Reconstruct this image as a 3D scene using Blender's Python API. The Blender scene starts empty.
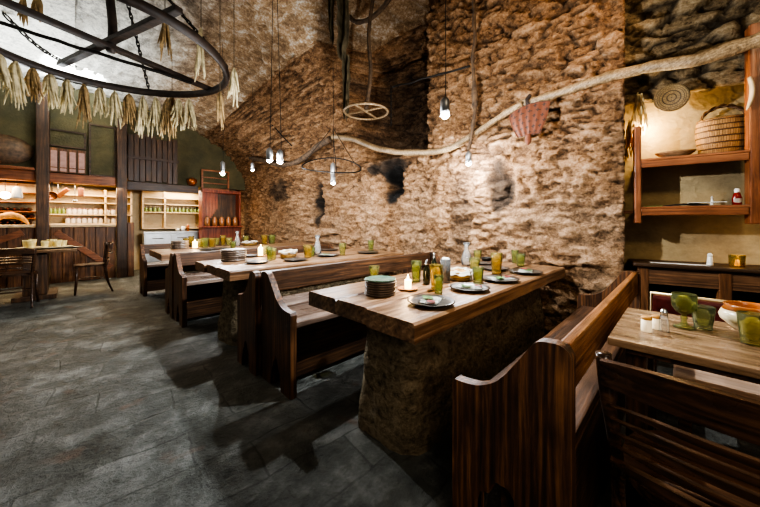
import bpy, bmesh, math, random
from mathutils import Vector, Matrix, noise
random.seed(7)
scene = bpy.context.scene
COL = scene.collection
PI = math.pi
S2 = math.sqrt(2)
F = 305.0; HZ = 222.0; H = 1.17          # focal length in px, horizon row, eye height
RGT = Vector((1, -1, 0)) / S2; FWD = Vector((1, 1, 0)) / S2

# ------------------------------------------------------------------ survey helpers: where a sighted point stands
def at(px, py, h):
    d = F * (H - h) / (py - HZ)
    return FWD * d + RGT * ((px - 380) / F * d) + Vector((0, 0, h))
def on_x(px, py, X):
    r = (px - 380) / F; Y = X * (1 - r) / (1 + r); d = (X + Y) / S2
    return Vector((X, Y, H + (HZ - py) * d / F))
def on_y(px, py, Y):
    r = (px - 380) / F; X = Y * (1 + r) / (1 - r); d = (X + Y) / S2
    return Vector((X, Y, H + (HZ - py) * d / F))

# ------------------------------------------------------------------ materials
def nodes(name):
    m = bpy.data.materials.new(name); m.use_nodes = True
    nt = m.node_tree
    return m, nt, nt.nodes['Principled BSDF']
def N(nt, t, **kw):
    n = nt.nodes.new(t)
    for k, v in kw.items():
        if k in n.inputs: n.inputs[k].default_value = v
        else: setattr(n, k, v)
    return n
def ramp(nt, stops):
    r = nt.nodes.new('ShaderNodeValToRGB'); e = r.color_ramp.elements
    while len(e) < len(stops): e.new(0.5)
    for i, (p, c) in enumerate(stops):
        e[i].position = p; e[i].color = (*c, 1) if len(c) == 3 else c
    return r
def plain(name, col, rough=.5, metal=0, var=.25, scale=12, bump=.0, spec=.5, emit=0):
    m, nt, b = nodes(name); L = nt.links.new
    tc = N(nt, 'ShaderNodeTexCoord'); nz = N(nt, 'ShaderNodeTexNoise', Scale=scale, Detail=4.0)
    L(tc.outputs['Object'], nz.inputs['Vector'])
    r = ramp(nt, [(.3, [c * (1 - var) for c in col]), (.7, [min(1, c * (1 + var)) for c in col])])
    L(nz.outputs['Fac'], r.inputs['Fac']); L(r.outputs['Color'], b.inputs['Base Color'])
    b.inputs['Roughness'].default_value = rough; b.inputs['Metallic'].default_value = metal
    b.inputs['Specular IOR Level'].default_value = spec
    if bump:
        bp = N(nt, 'ShaderNodeBump', Strength=bump, Distance=.01)
        L(nz.outputs['Fac'], bp.inputs['Height']); L(bp.outputs['Normal'], b.inputs['Normal'])
    if emit:
        L(r.outputs['Color'], b.inputs['Emission Color']); b.inputs['Emission Strength'].default_value = emit
    return m
def wood(name, dark, mid, light, axis=0, grain=14, rough=.45, bump=.35, worn=.25, spec=.5):
    """grain runs along the object's local axis (0 x, 1 y, 2 z)"""
    m, nt, b = nodes(name); L = nt.links.new
    tc = N(nt, 'ShaderNodeTexCoord'); mp = N(nt, 'ShaderNodeMapping')
    s = [grain] * 3; s[axis] = grain * .055
    mp.inputs['Scale'].default_value = s
    oi = N(nt, 'ShaderNodeObjectInfo')
    ad = N(nt, 'ShaderNodeVectorMath', operation='ADD')
    L(tc.outputs['Object'], ad.inputs[0]); L(oi.outputs['Random'], ad.inputs[1])
    L(ad.outputs[0], mp.inputs['Vector'])
    n1 = N(nt, 'ShaderNodeTexNoise', Scale=2.6, Detail=8.0, Roughness=.68, Distortion=.7)
    L(mp.outputs[0], n1.inputs['Vector'])
    wv = N(nt, 'ShaderNodeTexWave', Scale=.9, Distortion=7.0, Detail=3.0); wv.wave_type = 'RINGS'
    wv.inputs['Detail Scale'].default_value = 1.3
    L(mp.outputs[0], wv.inputs['Vector'])
    mx = N(nt, 'ShaderNodeMath', operation='MULTIPLY_ADD'); mx.inputs[1].default_value = .10
    L(wv.outputs['Fac'], mx.inputs[0]); L(n1.outputs['Fac'], mx.inputs[2])
    r = ramp(nt, [(.34, dark), (.54, mid), (.76, light)]); L(mx.outputs[0], r.inputs['Fac'])
    # blotchy wear
    n2 = N(nt, 'ShaderNodeTexNoise', Scale=5.0, Detail=5.0); L(tc.outputs['Object'], n2.inputs['Vector'])
    r2 = ramp(nt, [(.35, (1 - worn,) * 3), (.7, (1 + worn,) * 3)]); L(n2.outputs['Fac'], r2.inputs['Fac'])
    mm = N(nt, 'ShaderNodeMix', data_type='RGBA', blend_type='MULTIPLY'); mm.inputs[0].default_value = 1
    L(r.outputs[0], mm.inputs[6]); L(r2.outputs[0], mm.inputs[7]); L(mm.outputs[2], b.inputs['Base Color'])
    rr = N(nt, 'ShaderNodeMapRange'); rr.inputs['To Min'].default_value = rough - .12; rr.inputs['To Max'].default_value = rough + .18
    L(n2.outputs['Fac'], rr.inputs['Value']); L(rr.outputs[0], b.inputs['Roughness'])
    b.inputs['Specular IOR Level'].default_value = spec
    bp = N(nt, 'ShaderNodeBump', Strength=bump, Distance=.012)
    L(mx.outputs[0], bp.inputs['Height']); L(bp.outputs[0], b.inputs['Normal'])
    return m
def glass(name, col, tint=.75, rough=.06):
    m, nt, b = nodes(name); L = nt.links.new
    tr = N(nt, 'ShaderNodeBsdfTransparent'); gl = N(nt, 'ShaderNodeBsdfGlossy', Roughness=rough)
    di = N(nt, 'ShaderNodeBsdfTranslucent'); lw = N(nt, 'ShaderNodeLayerWeight', Blend=.2)
    df = N(nt, 'ShaderNodeBsdfDiffuse')
    nz = N(nt, 'ShaderNodeTexNoise', Scale=60.0); tc = N(nt, 'ShaderNodeTexCoord'); L(tc.outputs['Object'], nz.inputs['Vector'])
    rp = ramp(nt, [(.3, [c * .8 for c in col]), (.7, col)]); L(nz.outputs['Fac'], rp.inputs['Fac'])
    for k in (di, df): L(rp.outputs[0], k.inputs['Color'])
    tr.inputs['Color'].default_value = (*[c ** .45 for c in col], 1)
    a0 = N(nt, 'ShaderNodeMixShader'); a0.inputs[0].default_value = .5; L(di.outputs[0], a0.inputs[1]); L(df.outputs[0], a0.inputs[2])
    a = N(nt, 'ShaderNodeMixShader'); a.inputs[0].default_value = 1 - tint
    L(tr.outputs[0], a.inputs[1]); L(a0.outputs[0], a.inputs[2])
    c = N(nt, 'ShaderNodeMixShader'); L(lw.outputs['Fresnel'], c.inputs[0]); L(a.outputs[0], c.inputs[1]); L(gl.outputs[0], c.inputs[2])
    L(c.outputs[0], nt.nodes['Material Output'].inputs['Surface'])
    return m
def glow(name, col, s):
    m, nt, b = nodes(name)
    b.inputs['Base Color'].default_value = (*col, 1)
    b.inputs['Emission Color'].default_value = (*col, 1); b.inputs['Emission Strength'].default_value = s
    return m
def rubble(name, tan, dark, pale, soot_shaded=True):
    """rough stone: reads the 'tone' (stone by stone), 'gap' (joints) and 'soot' (smoke stains and painted recess shade) values of the mesh"""
    m, nt, b = nodes(name); L = nt.links.new
    tc = N(nt, 'ShaderNodeTexCoord')
    def attr(n): 
        a = N(nt, 'ShaderNodeAttribute'); a.attribute_name = n; return a
    mpz = N(nt, 'ShaderNodeMapping'); mpz.inputs['Scale'].default_value = (1, 1, 1.9); L(tc.outputs['Object'], mpz.inputs[0])
    n1 = N(nt, 'ShaderNodeTexNoise', Scale=10.0, Detail=9.0, Roughness=.72, Distortion=.5); L(mpz.outputs[0], n1.inputs['Vector'])
    n3 = N(nt, 'ShaderNodeTexNoise', Scale=38.0, Detail=6.0, Roughness=.7); L(tc.outputs['Object'], n3.inputs['Vector'])
    a = N(nt, 'ShaderNodeMath', operation='MULTIPLY_ADD'); a.inputs[1].default_value = .10
    L(attr('tone').outputs['Fac'], a.inputs[0]); L(n1.outputs['Fac'], a.inputs[2])
    a2 = N(nt, 'ShaderNodeMath', operation='MULTIPLY_ADD'); a2.inputs[1].default_value = .75; a2.inputs[2].default_value = -.26
    L(n3.outputs['Fac'], a2.inputs[0])
    a3 = N(nt, 'ShaderNodeMath', operation='ADD'); L(a.outputs[0], a3.inputs[0]); L(a2.outputs[0], a3.inputs[1])
    r = ramp(nt, [(.44, dark), (.66, tan), (.92, pale)]); L(a3.outputs[0], r.inputs['Fac'])
    # pale lime wash low down
    lw = N(nt, 'ShaderNodeMix', data_type='RGBA'); L(attr('wash').outputs['Fac'], lw.inputs[0]); L(r.outputs[0], lw.inputs[6])
    rw = ramp(nt, [(.42, [c * .42 for c in pale]), (.72, [min(1, c * 1.1) for c in pale])]); L(a3.outputs[0], rw.inputs['Fac']); L(rw.outputs[0], lw.inputs[7])
    g = N(nt, 'ShaderNodeMix', data_type='RGBA'); L(attr('gap').outputs['Fac'], g.inputs[0]); L(lw.outputs[2], g.inputs[6])
    g.inputs[7].default_value = (*[c * .42 for c in dark], 1)
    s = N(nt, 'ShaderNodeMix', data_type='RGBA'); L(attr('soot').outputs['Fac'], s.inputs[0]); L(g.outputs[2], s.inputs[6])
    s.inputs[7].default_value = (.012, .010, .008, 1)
    L(s.outputs[2], b.inputs['Base Color']); b.inputs['Roughness'].default_value = .85; b.inputs['Specular IOR Level'].default_value = .25
    h = N(nt, 'ShaderNodeMath', operation='ADD'); L(n1.outputs['Fac'], h.inputs[0]); L(n3.outputs['Fac'], h.inputs[1])
    bp = N(nt, 'ShaderNodeBump', Strength=1.0, Distance=.05); L(h.outputs[0], bp.inputs['Height']); L(bp.outputs[0], b.inputs['Normal'])
    return m
def slate():
    m, nt, b = nodes('slate flags'); L = nt.links.new
    tc = N(nt, 'ShaderNodeTexCoord'); mp = N(nt, 'ShaderNodeMapping'); mp.inputs['Rotation'].default_value = (0, 0, .06)
    L(tc.outputs['Object'], mp.inputs[0])
    nw = N(nt, 'ShaderNodeTexNoise', Scale=2.5, Detail=3.0); L(mp.outputs[0], nw.inputs[0])
    sc = N(nt, 'ShaderNodeVectorMath', operation='SCALE'); sc.inputs['Scale'].default_value = .11
    L(nw.outputs['Color'], sc.inputs[0])
    ad = N(nt, 'ShaderNodeVectorMath', operation='ADD'); L(mp.outputs[0], ad.inputs[0]); L(sc.outputs[0], ad.inputs[1])
    br = N(nt, 'ShaderNodeTexBrick', Scale=1.0); br.inputs['Mortar Size'].default_value = .008; br.inputs['Mortar Smooth'].default_value = .6
    br.inputs['Brick Width'].default_value = .62; br.inputs['Row Height'].default_value = .29; br.offset = .4
    br.inputs['Color1'].default_value = (.3, .3, .3, 1); br.inputs['Color2'].default_value = (.7, .7, .7, 1)
    L(ad.outputs[0], br.inputs['Vector'])
    n1 = N(nt, 'ShaderNodeTexNoise', Scale=4.0, Detail=9.0, Roughness=.68); L(mp.outputs[0], n1.inputs[0])
    n2 = N(nt, 'ShaderNodeTexNoise', Scale=26.0, Detail=8.0, Roughness=.75); L(mp.outputs[0], n2.inputs[0])
    md = N(nt, 'ShaderNodeMath', operation='MULTIPLY_ADD'); md.inputs[1].default_value = .22; L(br.outputs['Color'], md.inputs[0]); L(n1.outputs['Fac'], md.inputs[2])
    r = ramp(nt, [(.42, (.024, .028, .021)), (.60, (.076, .080, .070)), (.80, (.22, .225, .205))]); L(md.outputs[0], r.inputs[0])
    # rusty and chalky specks trodden in
    r2 = ramp(nt, [(.665, (0, 0, 0)), (.72, (1, 1, 1))]); L(n2.outputs['Fac'], r2.inputs[0])
    mx = N(nt, 'ShaderNodeMix', data_type='RGBA'); L(r2.outputs[0], mx.inputs[0]); L(r.outputs[0], mx.inputs[6]); mx.inputs[7].default_value = (.30, .29, .26, 1)
    n4 = N(nt, 'ShaderNodeTexNoise', Scale=3.1, Detail=6.0); L(mp.outputs[0], n4.inputs[0])
    r4 = ramp(nt, [(.63, (0, 0, 0)), (.72, (.7, .7, .7))]); L(n4.outputs['Fac'], r4.inputs[0])
    m4 = N(nt, 'ShaderNodeMix', data_type='RGBA'); L(r4.outputs[0], m4.inputs[0]); L(mx.outputs[2], m4.inputs[6]); m4.inputs[7].default_value = (.13, .060, .03, 1)
    jn = N(nt, 'ShaderNodeTexNoise', Scale=1.3, Detail=3.0); L(mp.outputs[0], jn.inputs[0]); jr = ramp(nt, [(.48, (0, 0, 0)), (.66, (.8, .8, .8))]); L(jn.outputs['Fac'], jr.inputs[0]); jm = N(nt, 'ShaderNodeMath', operation='MULTIPLY'); L(jr.outputs[0], jm.inputs[0]); L(br.outputs['Fac'], jm.inputs[1])
    mj = N(nt, 'ShaderNodeMix', data_type='RGBA'); L(jm.outputs[0], mj.inputs[0]); L(m4.outputs[2], mj.inputs[6]); mj.inputs[7].default_value = (.10, .105, .095, 1)
    L(mj.outputs[2], b.inputs['Base Color'])
    rr = N(nt, 'ShaderNodeMapRange'); rr.inputs['To Min'].default_value = .30; rr.inputs['To Max'].default_value = .62; L(n1.outputs['Fac'], rr.inputs[0]); L(rr.outputs[0], b.inputs['Roughness'])
    hs = N(nt, 'ShaderNodeMath', operation='MULTIPLY_ADD'); hs.inputs[1].default_value = .35; L(n2.outputs['Fac'], hs.inputs[0]); L(n1.outputs['Fac'], hs.inputs[2])
    hj = N(nt, 'ShaderNodeMath', operation='MULTIPLY_ADD'); hj.inputs[1].default_value = -.4; L(jm.outputs[0], hj.inputs[0]); L(hs.outputs[0], hj.inputs[2])
    bp = N(nt, 'ShaderNodeBump', Strength=1.0, Distance=.07); L(hj.outputs[0], bp.inputs['Height']); L(bp.outputs[0], b.inputs['Normal'])
    return m
def plaster(name, a, c, scale=2.2):
    m, nt, b = nodes(name); L = nt.links.new
    tc = N(nt, 'ShaderNodeTexCoord')
    n1 = N(nt, 'ShaderNodeTexNoise', Scale=scale, Detail=9.0, Roughness=.7); L(tc.outputs['Object'], n1.inputs[0])
    r = ramp(nt, [(.3, a), (.68, c)]); L(n1.outputs['Fac'], r.inputs[0]); L(r.outputs[0], b.inputs['Base Color'])
    b.inputs['Roughness'].default_value = .85
    n2 = N(nt, 'ShaderNodeTexNoise', Scale=30.0, Detail=6.0); L(tc.outputs['Object'], n2.inputs[0])
    bp = N(nt, 'ShaderNodeBump', Strength=.4, Distance=.02); L(n2.outputs['Fac'], bp.inputs['Height']); L(bp.outputs[0], b.inputs['Normal'])
    return m
def woven(name, dark, light, sx, sz, angular=True, rings=False):
    m, nt, b = nodes(name); L = nt.links.new
    uv = N(nt, 'ShaderNodeUVMap'); mp = N(nt, 'ShaderNodeMapping'); mp.inputs['Scale'].default_value = (sx, sz, 1)
    L(uv.outputs[0], mp.inputs[0])
    br = N(nt, 'ShaderNodeTexBrick', Scale=1.0); br.inputs['Brick Width'].default_value = .5; br.inputs['Row Height'].default_value = .25
    br.inputs['Mortar Size'].default_value = .035; br.inputs['Color1'].default_value = (*light, 1); br.inputs['Color2'].default_value = (*[l * .7 for l in light], 1)
    br.inputs['Mortar'].default_value = (*dark, 1); br.inputs['Mortar Smooth'].default_value = .5
    L(mp.outputs[0], br.inputs['Vector']); L(br.outputs['Color'], b.inputs['Base Color']); b.inputs['Roughness'].default_value = .6
    bp = N(nt, 'ShaderNodeBump', Strength=1.0, Distance=.01); bp.invert = True
    L(br.outputs['Fac'], bp.inputs['Height']); L(bp.outputs[0], b.inputs['Normal'])
    return m

def printed():
    m, nt, b = nodes('printed rust cloth'); L = nt.links.new
    a = N(nt, 'ShaderNodeAttribute'); a.attribute_name = 'print'
    mx = N(nt, 'ShaderNodeMix', data_type='RGBA'); L(a.outputs['Fac'], mx.inputs[0]); mx.inputs[6].default_value = (.105, .030, .011, 1); mx.inputs[7].default_value = (.02, .012, .01, 1)
    L(mx.outputs[2], b.inputs['Base Color']); b.inputs['Roughness'].default_value = .85
    return m
DK, MD, LT = (.016, .008, .0045), (.060, .028, .013), (.16, .075, .032)
M = dict(
    slate=slate(),
    rubble=rubble('rubble stone', (.34, .185, .088), (.11, .055, .024), (.58, .39, .24)),
    rubble2=rubble('grey rubble stone', (.30, .215, .12), (.09, .062, .035), (.50, .40, .26)),
    vault=rubble('limed vault stone', (.45, .30, .17), (.20, .12, .065), (.80, .77, .68)),
    pier=rubble('table stone', (.27, .205, .125), (.09, .072, .045), (.46, .37, .24)),
    alcove=plaster('ochre plaster', (.20, .145, .075), (.48, .36, .19)),
    loft=plaster('smoky green plaster', (.035, .033, .016), (.13, .105, .045), 1.3),
    kitchen=plaster('kitchen plaster', (.42, .32, .18), (.62, .50, .32)),
    bench_x=wood('bench board', DK, MD, LT, 0), bench_z=wood('bench panel', DK, (.070, .030, .013), (.26, .115, .042), 2, worn=.4),
    orange_x=wood('honey board', (.07, .028, .010), (.26, .105, .035), (.48, .23, .085), 0, rough=.38),
    top_x=wood('worn table board', (.050, .024, .011), (.18, .095, .045), (.38, .23, .125), 0, grain=11, rough=.32),
    seat_x=wood('worn seat board', (.05, .032, .022), (.17, .115, .085), (.32, .24, .19), 0, grain=10, rough=.27),
    top_y=wood('waxed table board', (.07, .042, .024), (.22, .135, .075), (.40, .27, .165), 1, grain=10, rough=.24),
    dark_x=wood('dark beam', (.012, .006, .003), (.045, .021, .009), (.12, .058, .024), 0),
    dark_z=wood('dark post', (.014, .007, .003), (.055, .025, .010), (.16, .075, .028), 2),
    bar_x=wood('table rail', (.035, .014, .006), (.12, .055, .024), (.26, .13, .06), 0),
    bar_z=wood('bar panel', (.035, .014, .005), (.13, .052, .018), (.30, .13, .045), 2),
    shelf_x=wood('red brown shelf', (.07, .022, .009), (.23, .075, .026), (.36, .14, .055), 0, rough=.4),
    shelf_z=wood('red brown upright', (.07, .022, .009), (.23, .075, .026), (.36, .14, .055), 2, rough=.4),
    pale_x=wood('pale pine', (.30, .20, .10), (.52, .38, .22), (.68, .54, .35), 0),
    pole=wood('weathered pole', (.07, .045, .022), (.22, .145, .075), (.40, .29, .165), 0, grain=20),
    chair=wood('bentwood', (.014, .007, .004), (.045, .021, .010), (.11, .052, .024), 1, rough=.26, bump=.1, grain=18),
    chair_seat=wood('bleached seat', (.28, .17, .11), (.46, .32, .22), (.6, .46, .36), 1, grain=10, rough=.35, bump=.1),
    bark=plain('rough branch', (.07, .042, .022), .85, var=.6, scale=18, bump=.9),
    iron=plain('blackened iron', (.018, .015, .012), .5, .6, bump=.4, scale=40),
    wrought=plain('wheel timber', (.020, .011, .006), .6, var=.6, scale=14, bump=.7),
    steel=plain('brushed steel', (.45, .45, .44), .35, .9, var=.1),
    can=plain('lamp can', (.28, .28, .28), .4, .8, var=.2),
    tin=plain('cutlery steel', (.6, .6, .58), .25, 1, var=.1),
    plate=plain('dark stoneware', (.030, .022, .017), .32, var=.5, scale=30),
    plate_in=plain('grey glaze', (.40, .37, .31), .25, var=.3, scale=20),
    oldwood=plain('old turned wood', (.10, .055, .026), .6, var=.5, scale=16, bump=.4), cup=plain('yellow cream cup', (.78, .62, .26), .35, var=.3, emit=.05),
    board=plain('wooden saucer', (.36, .17, .06), .45, var=.4, scale=25),
    stack=plain('stacked stoneware', (.13, .095, .07), .35, var=.4, scale=40),
    greenbowl=plain('green glaze', (.13, .20, .15), .2, var=.3),
    napkin=plain('paper napkin', (.62, .62, .56), .8, var=.15, scale=25),
    leafy=plain('printed green', (.14, .26, .07), .7, var=.5, scale=40),
    berry=plain('printed red', (.36, .05, .04), .7, var=.4, scale=40),
    linen=plain('linen', (.75, .70, .60), .9, var=.12, scale=20, bump=.3),
    crust=plain('bread crust', (.50, .26, .075), .75, var=.5, scale=18, bump=.6),
    wick=woven('wicker', (.09, .04, .012), (.40, .215, .075), 34, 4.6),
    wick_y=woven('yellow basket', (.16, .07, .015), (.62, .40, .12), 30, 3),
    tray=woven('coiled straw', (.05, .028, .010), (.26, .16, .055), 14, 4.5),
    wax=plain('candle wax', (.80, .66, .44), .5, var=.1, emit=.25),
    wax_lit=plain('lit candle wax', (.95, .66, .30), .5, var=.1, emit=4.5),
    amber_lit=plain('lit amber', (.95, .42, .05), .4, var=.3, scale=30, emit=1.6),
    flame=glow('flame', (1, .62, .22), 40),
    bulb=glow('lamp bulb', (.86, .92, 1.0), 220),
    tube=glow('strip lamp', (.9, .97, 1.0), 18),
    warmbulb=glow('warm bulb', (1, .78, .45), 14),
    g_green=glass('green glass', (.56, .60, .26), .80), g_amber=glass('amber glass', (.74, .56, .18), .78), g_yel=glass('yellow green glass', (.72, .68, .30), .80),
    g_clear=glass('clear glass', (.97, .97, .95), .80), g_pale=glass('pale green glass', (.62, .68, .42), .84),
    juice=plain('amber drink', (.62, .30, .04), .3, var=.2, emit=.08),
    bottle=plain('dark bottle glass', (.015, .018, .008), .12, var=.3), bottle_g=plain('green jar glass', (.15, .20, .06), .2, var=.4),
    jar=plain('white jar', (.55, .51, .46), .3, var=.12), jar_lid=plain('rosy lid', (.36, .16, .14), .4, var=.3),
    crock=plain('brown crock', (.26, .11, .045), .3, var=.5, scale=18), cream=plain('cream glaze', (.66, .56, .36), .22, var=.2),
    rust=plain('toffee glaze', (.42, .14, .035), .2, var=.4), copper=plain('copper', (.45, .15, .05), .3, .8, var=.25),
    white=plain('white ceramic', (.82, .80, .75), .35, var=.06), ketchup=plain('tomato sauce', (.22, .010, .006), .25, var=.3), paper=plain('paper', (.75, .72, .64), .8, var=.08),
    ink=plain('dark cover', (.02, .018, .016), .5), maroon=plain('maroon leather', (.075, .014, .012), .3, var=.35, bump=.2, scale=30), brass=plain('brass edge', (.62, .48, .26), .35, .6),
    straw=plain('dried stalks', (.46, .38, .22), .8, var=.4, scale=20), straw_d=plain('brown dried stalks', (.24, .155, .065), .85, var=.5, scale=20), rag=plain('old sacking', (.15, .12, .07), .9, var=.5, scale=12, bump=.5),
    red_cloth=printed(), black=plain('black print', (.02, .012, .01), .8),
    pink=plain('faded pink card', (.40, .23, .19), .7, var=.25), rope=plain('hemp cord', (.10, .07, .04), .9, var=.4), redwood=wood('red stained plank', (.06, .012, .006), (.20, .042, .018), (.32, .09, .035), 2),
    horn=plain('pale horn', (.58, .42, .24), .4, var=.2), sausage=plain('smoked glass', (.045, .030, .02), .3, var=.5, scale=20),
)

# ------------------------------------------------------------------ mesh helpers
def B(): return bmesh.new()
def bx(bm, c, s, bevel=.0, rot=None, seg=2):
    r = bmesh.ops.create_cube(bm, size=1); vs = r['verts']
    bmesh.ops.scale(bm, vec=s, verts=vs)
    if bevel:
        es = list({e for v in vs for e in v.link_edges})
        q = bmesh.ops.bevel(bm, geom=es, offset=bevel, segments=seg, affect='EDGES', profile=.6); vs = list({v for f in q['faces'] for v in f.verts} | {v for v in vs if v.is_valid})
    if rot is not None: bmesh.ops.rotate(bm, matrix=rot, verts=vs)
    bmesh.ops.translate(bm, vec=c, verts=vs)
    return vs
def bx2(bm, lo, hi, bevel=0):
    lo, hi = Vector(lo), Vector(hi); return bx(bm, (lo + hi) / 2, hi - lo, bevel)
def lathe(bm, prof, seg=24, c=(0, 0, 0), rot=None, ribs=0, amp=0, cap=True):
    c = Vector(c); uvl = bm.loops.layers.uv.verify(); rings = []
    for (r, z) in prof:
        ring = []
        for k in range(seg):
            a = 2 * PI * k / seg; rr = r * (1 + amp * math.cos(ribs * a)) if ribs else r
            p = Vector((rr * math.cos(a), rr * math.sin(a), z))
            if rot is not None: p = rot @ p
            ring.append(bm.verts.new(p + c))
        rings.append(ring)
    n = len(prof)
    for i in range(n - 1):
        for k in range(seg):
            k2 = (k + 1) % seg
            f = bm.faces.new((rings[i][k], rings[i][k2], rings[i + 1][k2], rings[i + 1][k]))
            for lp, (uu, vv) in zip(f.loops, ((k, i), (k + 1, i), (k + 1, i + 1), (k, i + 1))): lp[uvl].uv = (uu / seg, vv / (n - 1))
    if cap:
        if prof[0][0] > 1e-4: bm.faces.new(rings[0][::-1])
        if prof[-1][0] > 1e-4: bm.faces.new(rings[-1])
def tube(bm, pts, rad, seg=8, closed=False, flat=None):
    pts = [Vector(p) for p in pts]; n = len(pts); rings = []
    rf = rad if callable(rad) else (lambda t: rad)
    up = None
    for i, p in enumerate(pts):
        if closed: d = pts[(i + 1) % n] - pts[i - 1]
        else: d = pts[min(i + 1, n - 1)] - pts[max(i - 1, 0)]
        if d.length < 1e-9: d = Vector((0, 0, 1))
        d.normalize()
        if up is None or abs(up.dot(d)) > .98: up = Vector((0, 0, 1)) if abs(d.z) < .9 else Vector((1, 0, 0))
        s = d.cross(up).normalized(); u = s.cross(d).normalized(); up = u
        r = rf(i / max(1, n - 1)); ra, rb = (r, r) if flat is None else (r * flat[0], r * flat[1])
        rings.append([bm.verts.new(p + s * (ra * math.cos(2 * PI * k / seg)) + u * (rb * math.sin(2 * PI * k / seg))) for k in range(seg)])
    for i in range(n if closed else n - 1):
        a, b = rings[i], rings[(i + 1) % n]
        for k in range(seg): bm.faces.new((a[k], a[(k + 1) % seg], b[(k + 1) % seg], b[k]))
    if not closed: bm.faces.new(rings[0][::-1]); bm.faces.new(rings[-1])
def prism(bm, poly, t0, t1, axis=0):
    """poly of 2-D points in the other two axes, extruded from t0 to t1 along axis"""
    def P(t, p): return Vector((t, p[0], p[1])) if axis == 0 else Vector((p[0], t, p[1])) if axis == 1 else Vector((p[0], p[1], t))
    a = [bm.verts.new(P(t0, p)) for p in poly]; b = [bm.verts.new(P(t1, p)) for p in poly]; n = len(poly)
    fa = bm.faces.new(a); fb = bm.faces.new(b[::-1])
    for i in range(n): bm.faces.new((a[i], b[i], b[(i + 1) % n], a[(i + 1) % n]))
    bmesh.ops.triangulate(bm, faces=[fa, fb])
def smooth(pts, k=6):
    pts = [Vector(p) for p in pts]; out = []
    for i in range(len(pts) - 1):
        p0, p1, p2, p3 = pts[max(i - 1, 0)], pts[i], pts[i + 1], pts[min(i + 2, len(pts) - 1)]
        for j in range(k):
            t = j / k
            out.append(.5 * ((2 * p1) + (p2 - p0) * t + (2 * p0 - 5 * p1 + 4 * p2 - p3) * t * t + (3 * p1 - p0 - 3 * p2 + p3) * t ** 3))
    return out + [pts[-1]]
def obj(name, bm, mat, parent=None, loc=None, shade=False, flip=True):
    me = bpy.data.meshes.new(name)
    if flip: bmesh.ops.recalc_face_normals(bm, faces=bm.faces[:])
    bm.to_mesh(me); bm.free()
    if shade:
        for p in me.polygons: p.use_smooth = True
    me.materials.append(M[mat] if isinstance(mat, str) else mat)
    o = bpy.data.objects.new(name, me); COL.objects.link(o)
    if parent: o.parent = parent
    if loc is not None: o.location = loc
    return o
def tag(o, label, cat, group=None):
    o['label'] = label; o['category'] = cat
    if group: o['group'] = group
    return o
def thing(name, label, cat, loc=(0, 0, 0), rz=0, group=None):
    o = bpy.data.objects.new(name, None); COL.objects.link(o); o.empty_display_size = .05
    o.location = loc; o.rotation_euler = (0, 0, rz)
    return tag(o, label, cat, group)
def struct(name, bm, mat, shade=False, flip=True):
    o = obj(name, bm, mat, shade=shade, flip=flip); o['kind'] = 'structure'; return o
def dup(root, label, loc, rz=None, group=None):
    r = root.copy(); COL.objects.link(r); r.location = loc
    if rz is not None: r.rotation_euler = (0, 0, rz)
    r['label'] = label
    if group: r['group'] = group
    for ch in list(root.children):
        c = ch.copy(); COL.objects.link(c); c.parent = r
        for g in list(ch.children):
            d = g.copy(); COL.objects.link(d); d.parent = c
    return r
def sstep(a, b, x):
    t = max(0., min(1., (x - a) / (b - a))); return t * t * (3 - 2 * t)

# ------------------------------------------------------------------ the shell: floor, rubble wall, vault, alcove
bm = B(); bx2(bm, (-4.5, -2.6, -.06), (4.2, 11.2, 0)); struct('floor', bm, 'slate')

SPR = 2.05; SPAN = 3.3
def rise(y): return 2.35 - .60 * sstep(4.5, 7.5, y)
def soot_shade_at(y, h):
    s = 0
    for (cy, ch, wy, wh, k) in ((3.05, 1.78, .22, .34, 1), (3.15, 2.0, .5, .14, .9), (5.0, 1.55, .16, .45, .95), (1.45, 1.55, .17, .28, .85), (3.2, 2.9, .62, .95, .62), (6.6, 1.9, .5, .25, .7), (1.95, 1.25, .16, .5, .45)):  # the tallest patch paints shade into the wall recess; the others are smoke stains
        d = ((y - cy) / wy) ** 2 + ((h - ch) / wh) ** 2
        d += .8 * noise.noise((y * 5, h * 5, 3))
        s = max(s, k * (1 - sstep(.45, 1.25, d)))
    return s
def recess(y, h):
    a = sstep(2.42, 2.52, y) * (1 - sstep(3.55, 3.8, y)) * sstep(2.12, 2.2, h)
    b = .28 * math.exp(-(((y - 3.05) / .15) ** 4 + ((h - 1.78) / .22) ** 4)) + .2 * math.exp(-(((y - 5.0) / .1) ** 2 + ((h - 1.55) / .3) ** 4)) + .14 * math.exp(-(((y - 1.45) / .14) ** 4 + ((h - 1.55) / .22) ** 4))
    return a, b
def shell_pt(y, th):
    """th in 0..1: upright part; 1..2: the vault's quarter turn"""
    if th <= 1: x, z = SPAN, th * SPR
    else:
        e = .12 + .88 * sstep(2.5, 4.2, y)
        a = (th - 1) * PI / 2
        x = SPAN * max(1e-6, math.cos(a)) ** e; z = SPR + rise(y) * max(1e-6, math.sin(a)) ** e
    return x, z
_cols = {}
def col(y):
    k = round(y, 3)
    if k not in _cols:
        pts = [shell_pt(y, 1 + (i / 240) ** 1.0) for i in range(241)]; acc = [0]
        for p, q in zip(pts, pts[1:]): acc.append(acc[-1] + math.hypot(q[0] - p[0], q[1] - p[1]))
        _cols[k] = (pts, acc)
    return _cols[k]
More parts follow.
